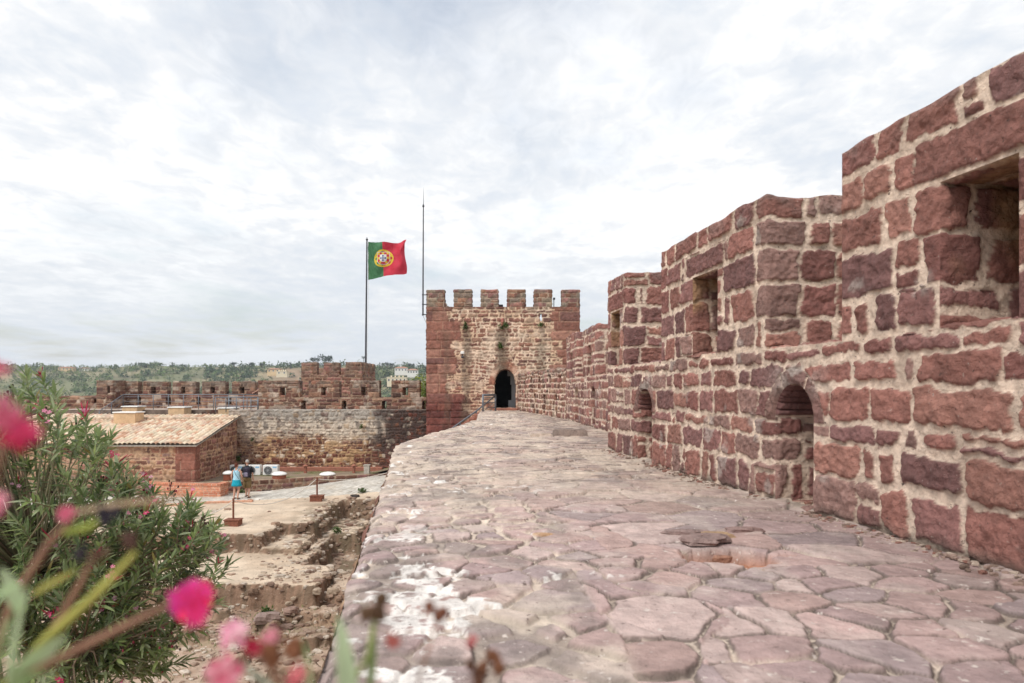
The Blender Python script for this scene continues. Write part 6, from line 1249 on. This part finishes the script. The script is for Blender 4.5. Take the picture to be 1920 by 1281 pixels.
def man_parts(e, s, o):
    m, rot = head(e, (o[0]-.01, o[1]+.02, o[2]+1.635*s), None, M_['skin'], -pi/2-.9); m.build('head', M_['skin'], e, smooth=True); face_bits(e, rot, cloth('grey_hair', (.36, .34, .32)), (1.65, .62))
    X, Y_, Z = o; f = lambda *r: [(X+a*s, Y_+b*s, Z+c*s, d*s, g*s) for a, b, c, d, g in r]
    navy = cloth('black_cloth', (.018, .02, .026)); b = MB(); lathe_oval(b, f((0, 0, .86, .19, .145), (0, 0, .98, .185, .145), (0, 0, 1.12, .178, .138), (0, 0, 1.28, .195, .140), (0, 0, 1.38, .19, .125), (0, 0, 1.44, .12, .095), (0, 0, 1.49, .065, .06)))
    for sx in (-1, 1): b.tube([(X+sx*.15*s, Y_, Z+1.40*s), (X+sx*.215*s, Y_+.0, Z+1.30*s), (X+sx*.245*s, Y_+.01, Z+1.16*s)], [.068*s, .074*s, .072*s], 10)
    b.build('shirt', navy, e, smooth=True)
    b = MB(); kh = cloth('khaki_cloth', (.20, .135, .06)); lathe_oval(b, f((0, 0, .78, .195, .15), (0, 0, .88, .19, .148), (0, 0, .94, .185, .145))[::-1])
    for (sx, y0, y1) in ((-1, .0, .10), (1, .0, -.09)): b.tube([(X+sx*.09*s, Y_, Z+.82*s), (X+(sx*.10)*s, Y_+y1*.6*s, Z+.62*s), (X+(sx*.105)*s, Y_+y1*s, Z+.45*s)], [.118*s, .112*s, .112*s], 12)
    b.build('shorts', kh, e, smooth=True)
    pk = MB(); pk.box(X-.06*s, X+.20*s, Y_-.34*s, Y_-.13*s, Z+.98*s, Z+1.42*s, .05); bp_ = pk.build('rucksack', cloth('dark_purple_cloth', (.035, .03, .05)), e)
    MB().box(X-.03*s, X+.17*s, Y_-.40*s, Y_-.342*s, Z+1.0*s, Z+1.20*s, .03).build('pocket', cloth('lilac_cloth', (.22, .20, .28)), bp_)
    for sx in (-1, 1): MB().tube([(X+(.07+sx*.11)*s, Y_-.14*s, Z+1.36*s), (X+(.07+sx*.11)*s, Y_-.02*s, Z+1.47*s), (X+(.06+sx*.11)*s, Y_+.13*s, Z+1.34*s), (X+(.06+sx*.12)*s, Y_+.15*s, Z+1.12*s)], .022, 6).build('strap', M_['dark_steel'], bp_)
    for (px_, py) in ((-.13, .20), (.16, -.27)): MB().box(X+(px_-.05)*s, X+(px_+.05)*s, Y_+(py-.07)*s, Y_+(py+.21)*s, Z-.005, Z+.045, .015).build('shoe', cloth('sandal_brown', (.09, .05, .035)), e)
my_ = 32.3; mx_ = PX(463.5, my_); mz = path_z(mx_, my_)
walker('grey haired man in black shirt and khaki shorts with dark rucksack, walking beside the woman', mx_, my_, mz, 1.74, {
    'l': ((-.09, 0, .88), (-.11, .17, .49), (-.13, .21, .085), (-.13, .37, .03)), 'r': ((.09, 0, .88), (.12, -.05, .47), (.16, -.26, .12), (.16, -.10, .035)),
    'la': ((-.20, 0, 1.38), (-.255, -.05, 1.12), (-.24, .06, .90), (.0, .4, -.9)), 'ra': ((.20, 0, 1.38), (.26, -.03, 1.12), (.24, .08, .90), (0, .4, -.9))}, man_parts)
def blue_parts(e, s, o):
    m, rot = head(e, (o[0], o[1], o[2]+1.63*s), None, M_['skin'], .3); m.build('head', M_['skin'], e, smooth=True); face_bits(e, rot, M_['dark_bark'], (1.7, .6))
    X, Y_, Z = o; f = lambda *r: [(X+a*s, Y_+b*s, Z+c*s, d*s, g*s) for a, b, c, d, g in r]
    b = MB(); lathe_oval(b, f((0, 0, .86, .19, .145), (0, 0, 1.12, .178, .138), (0, 0, 1.30, .195, .140), (0, 0, 1.40, .18, .12), (0, 0, 1.47, .08, .07))); b.tube([(X-.13*s, Y_, Z+1.38*s), (X-.24*s, Y_-.02, Z+1.30*s), (X-.36*s, Y_-.10*s, Z+1.17*s)], [.065, .068, .062], 10).tube([(X+.13*s, Y_, Z+1.38*s), (X+.22*s, Y_, Z+1.16*s)], [.065, .07], 10); b.build('shirt', cloth('royal_blue_cloth', (.02, .13, .55)), e, smooth=True)
    b = MB(); lathe_oval(b, f((0, 0, .78, .19, .15), (0, 0, .94, .185, .145))[::-1])
    for sx in (-1, 1): b.tube([(X+sx*.09*s, Y_, Z+.84*s), (X+sx*.09*s, Y_, Z+.10*s)], [.11*s, .08*s], 10)
    b.build('trousers', M_['dark_steel'], e, smooth=True)
bx_, by_ = PX(497, 41.7), 41.7
walker('person in a blue shirt behind the wide merlon, only the arm on the railing showing', bx_, by_, -.0, 1.72, {
    'l': ((-.09, 0, .88), (-.10, .0, .48), (-.10, .02, .085), (-.10, -.12, .03)), 'r': ((.09, 0, .88), (.10, .0, .48), (.10, .02, .085), (.10, -.12, .03)),
    'la': ((-.20, 0, 1.38), (-.40, -.10, 1.13), (-.56, -.28, .98), (-.8, -.4, -.35)), 'ra': ((.20, 0, 1.38), (.25, -.03, 1.12), (.24, .02, .88), (0, .2, -.95))}, blue_parts)
# ------------------------------------------------------------------ the air between here and the hills
m = bpy.data.materials.new('air'); m.use_nodes = True; nt = m.node_tree; nt.nodes.clear()
o_ = nt.nodes.new('ShaderNodeOutputMaterial'); v_ = nt.nodes.new('ShaderNodeVolumePrincipled'); v_.inputs['Color'].default_value = (.86, .92, 1, 1); v_.inputs['Density'].default_value = .00024; v_.inputs['Anisotropy'].default_value = .2
nt.links.new(v_.outputs[0], o_.inputs['Volume'])
hz = MB().box(-5100, 4600, -2600, 4600, -420, 45).build('haze', m); hz['kind'] = 'stuff'
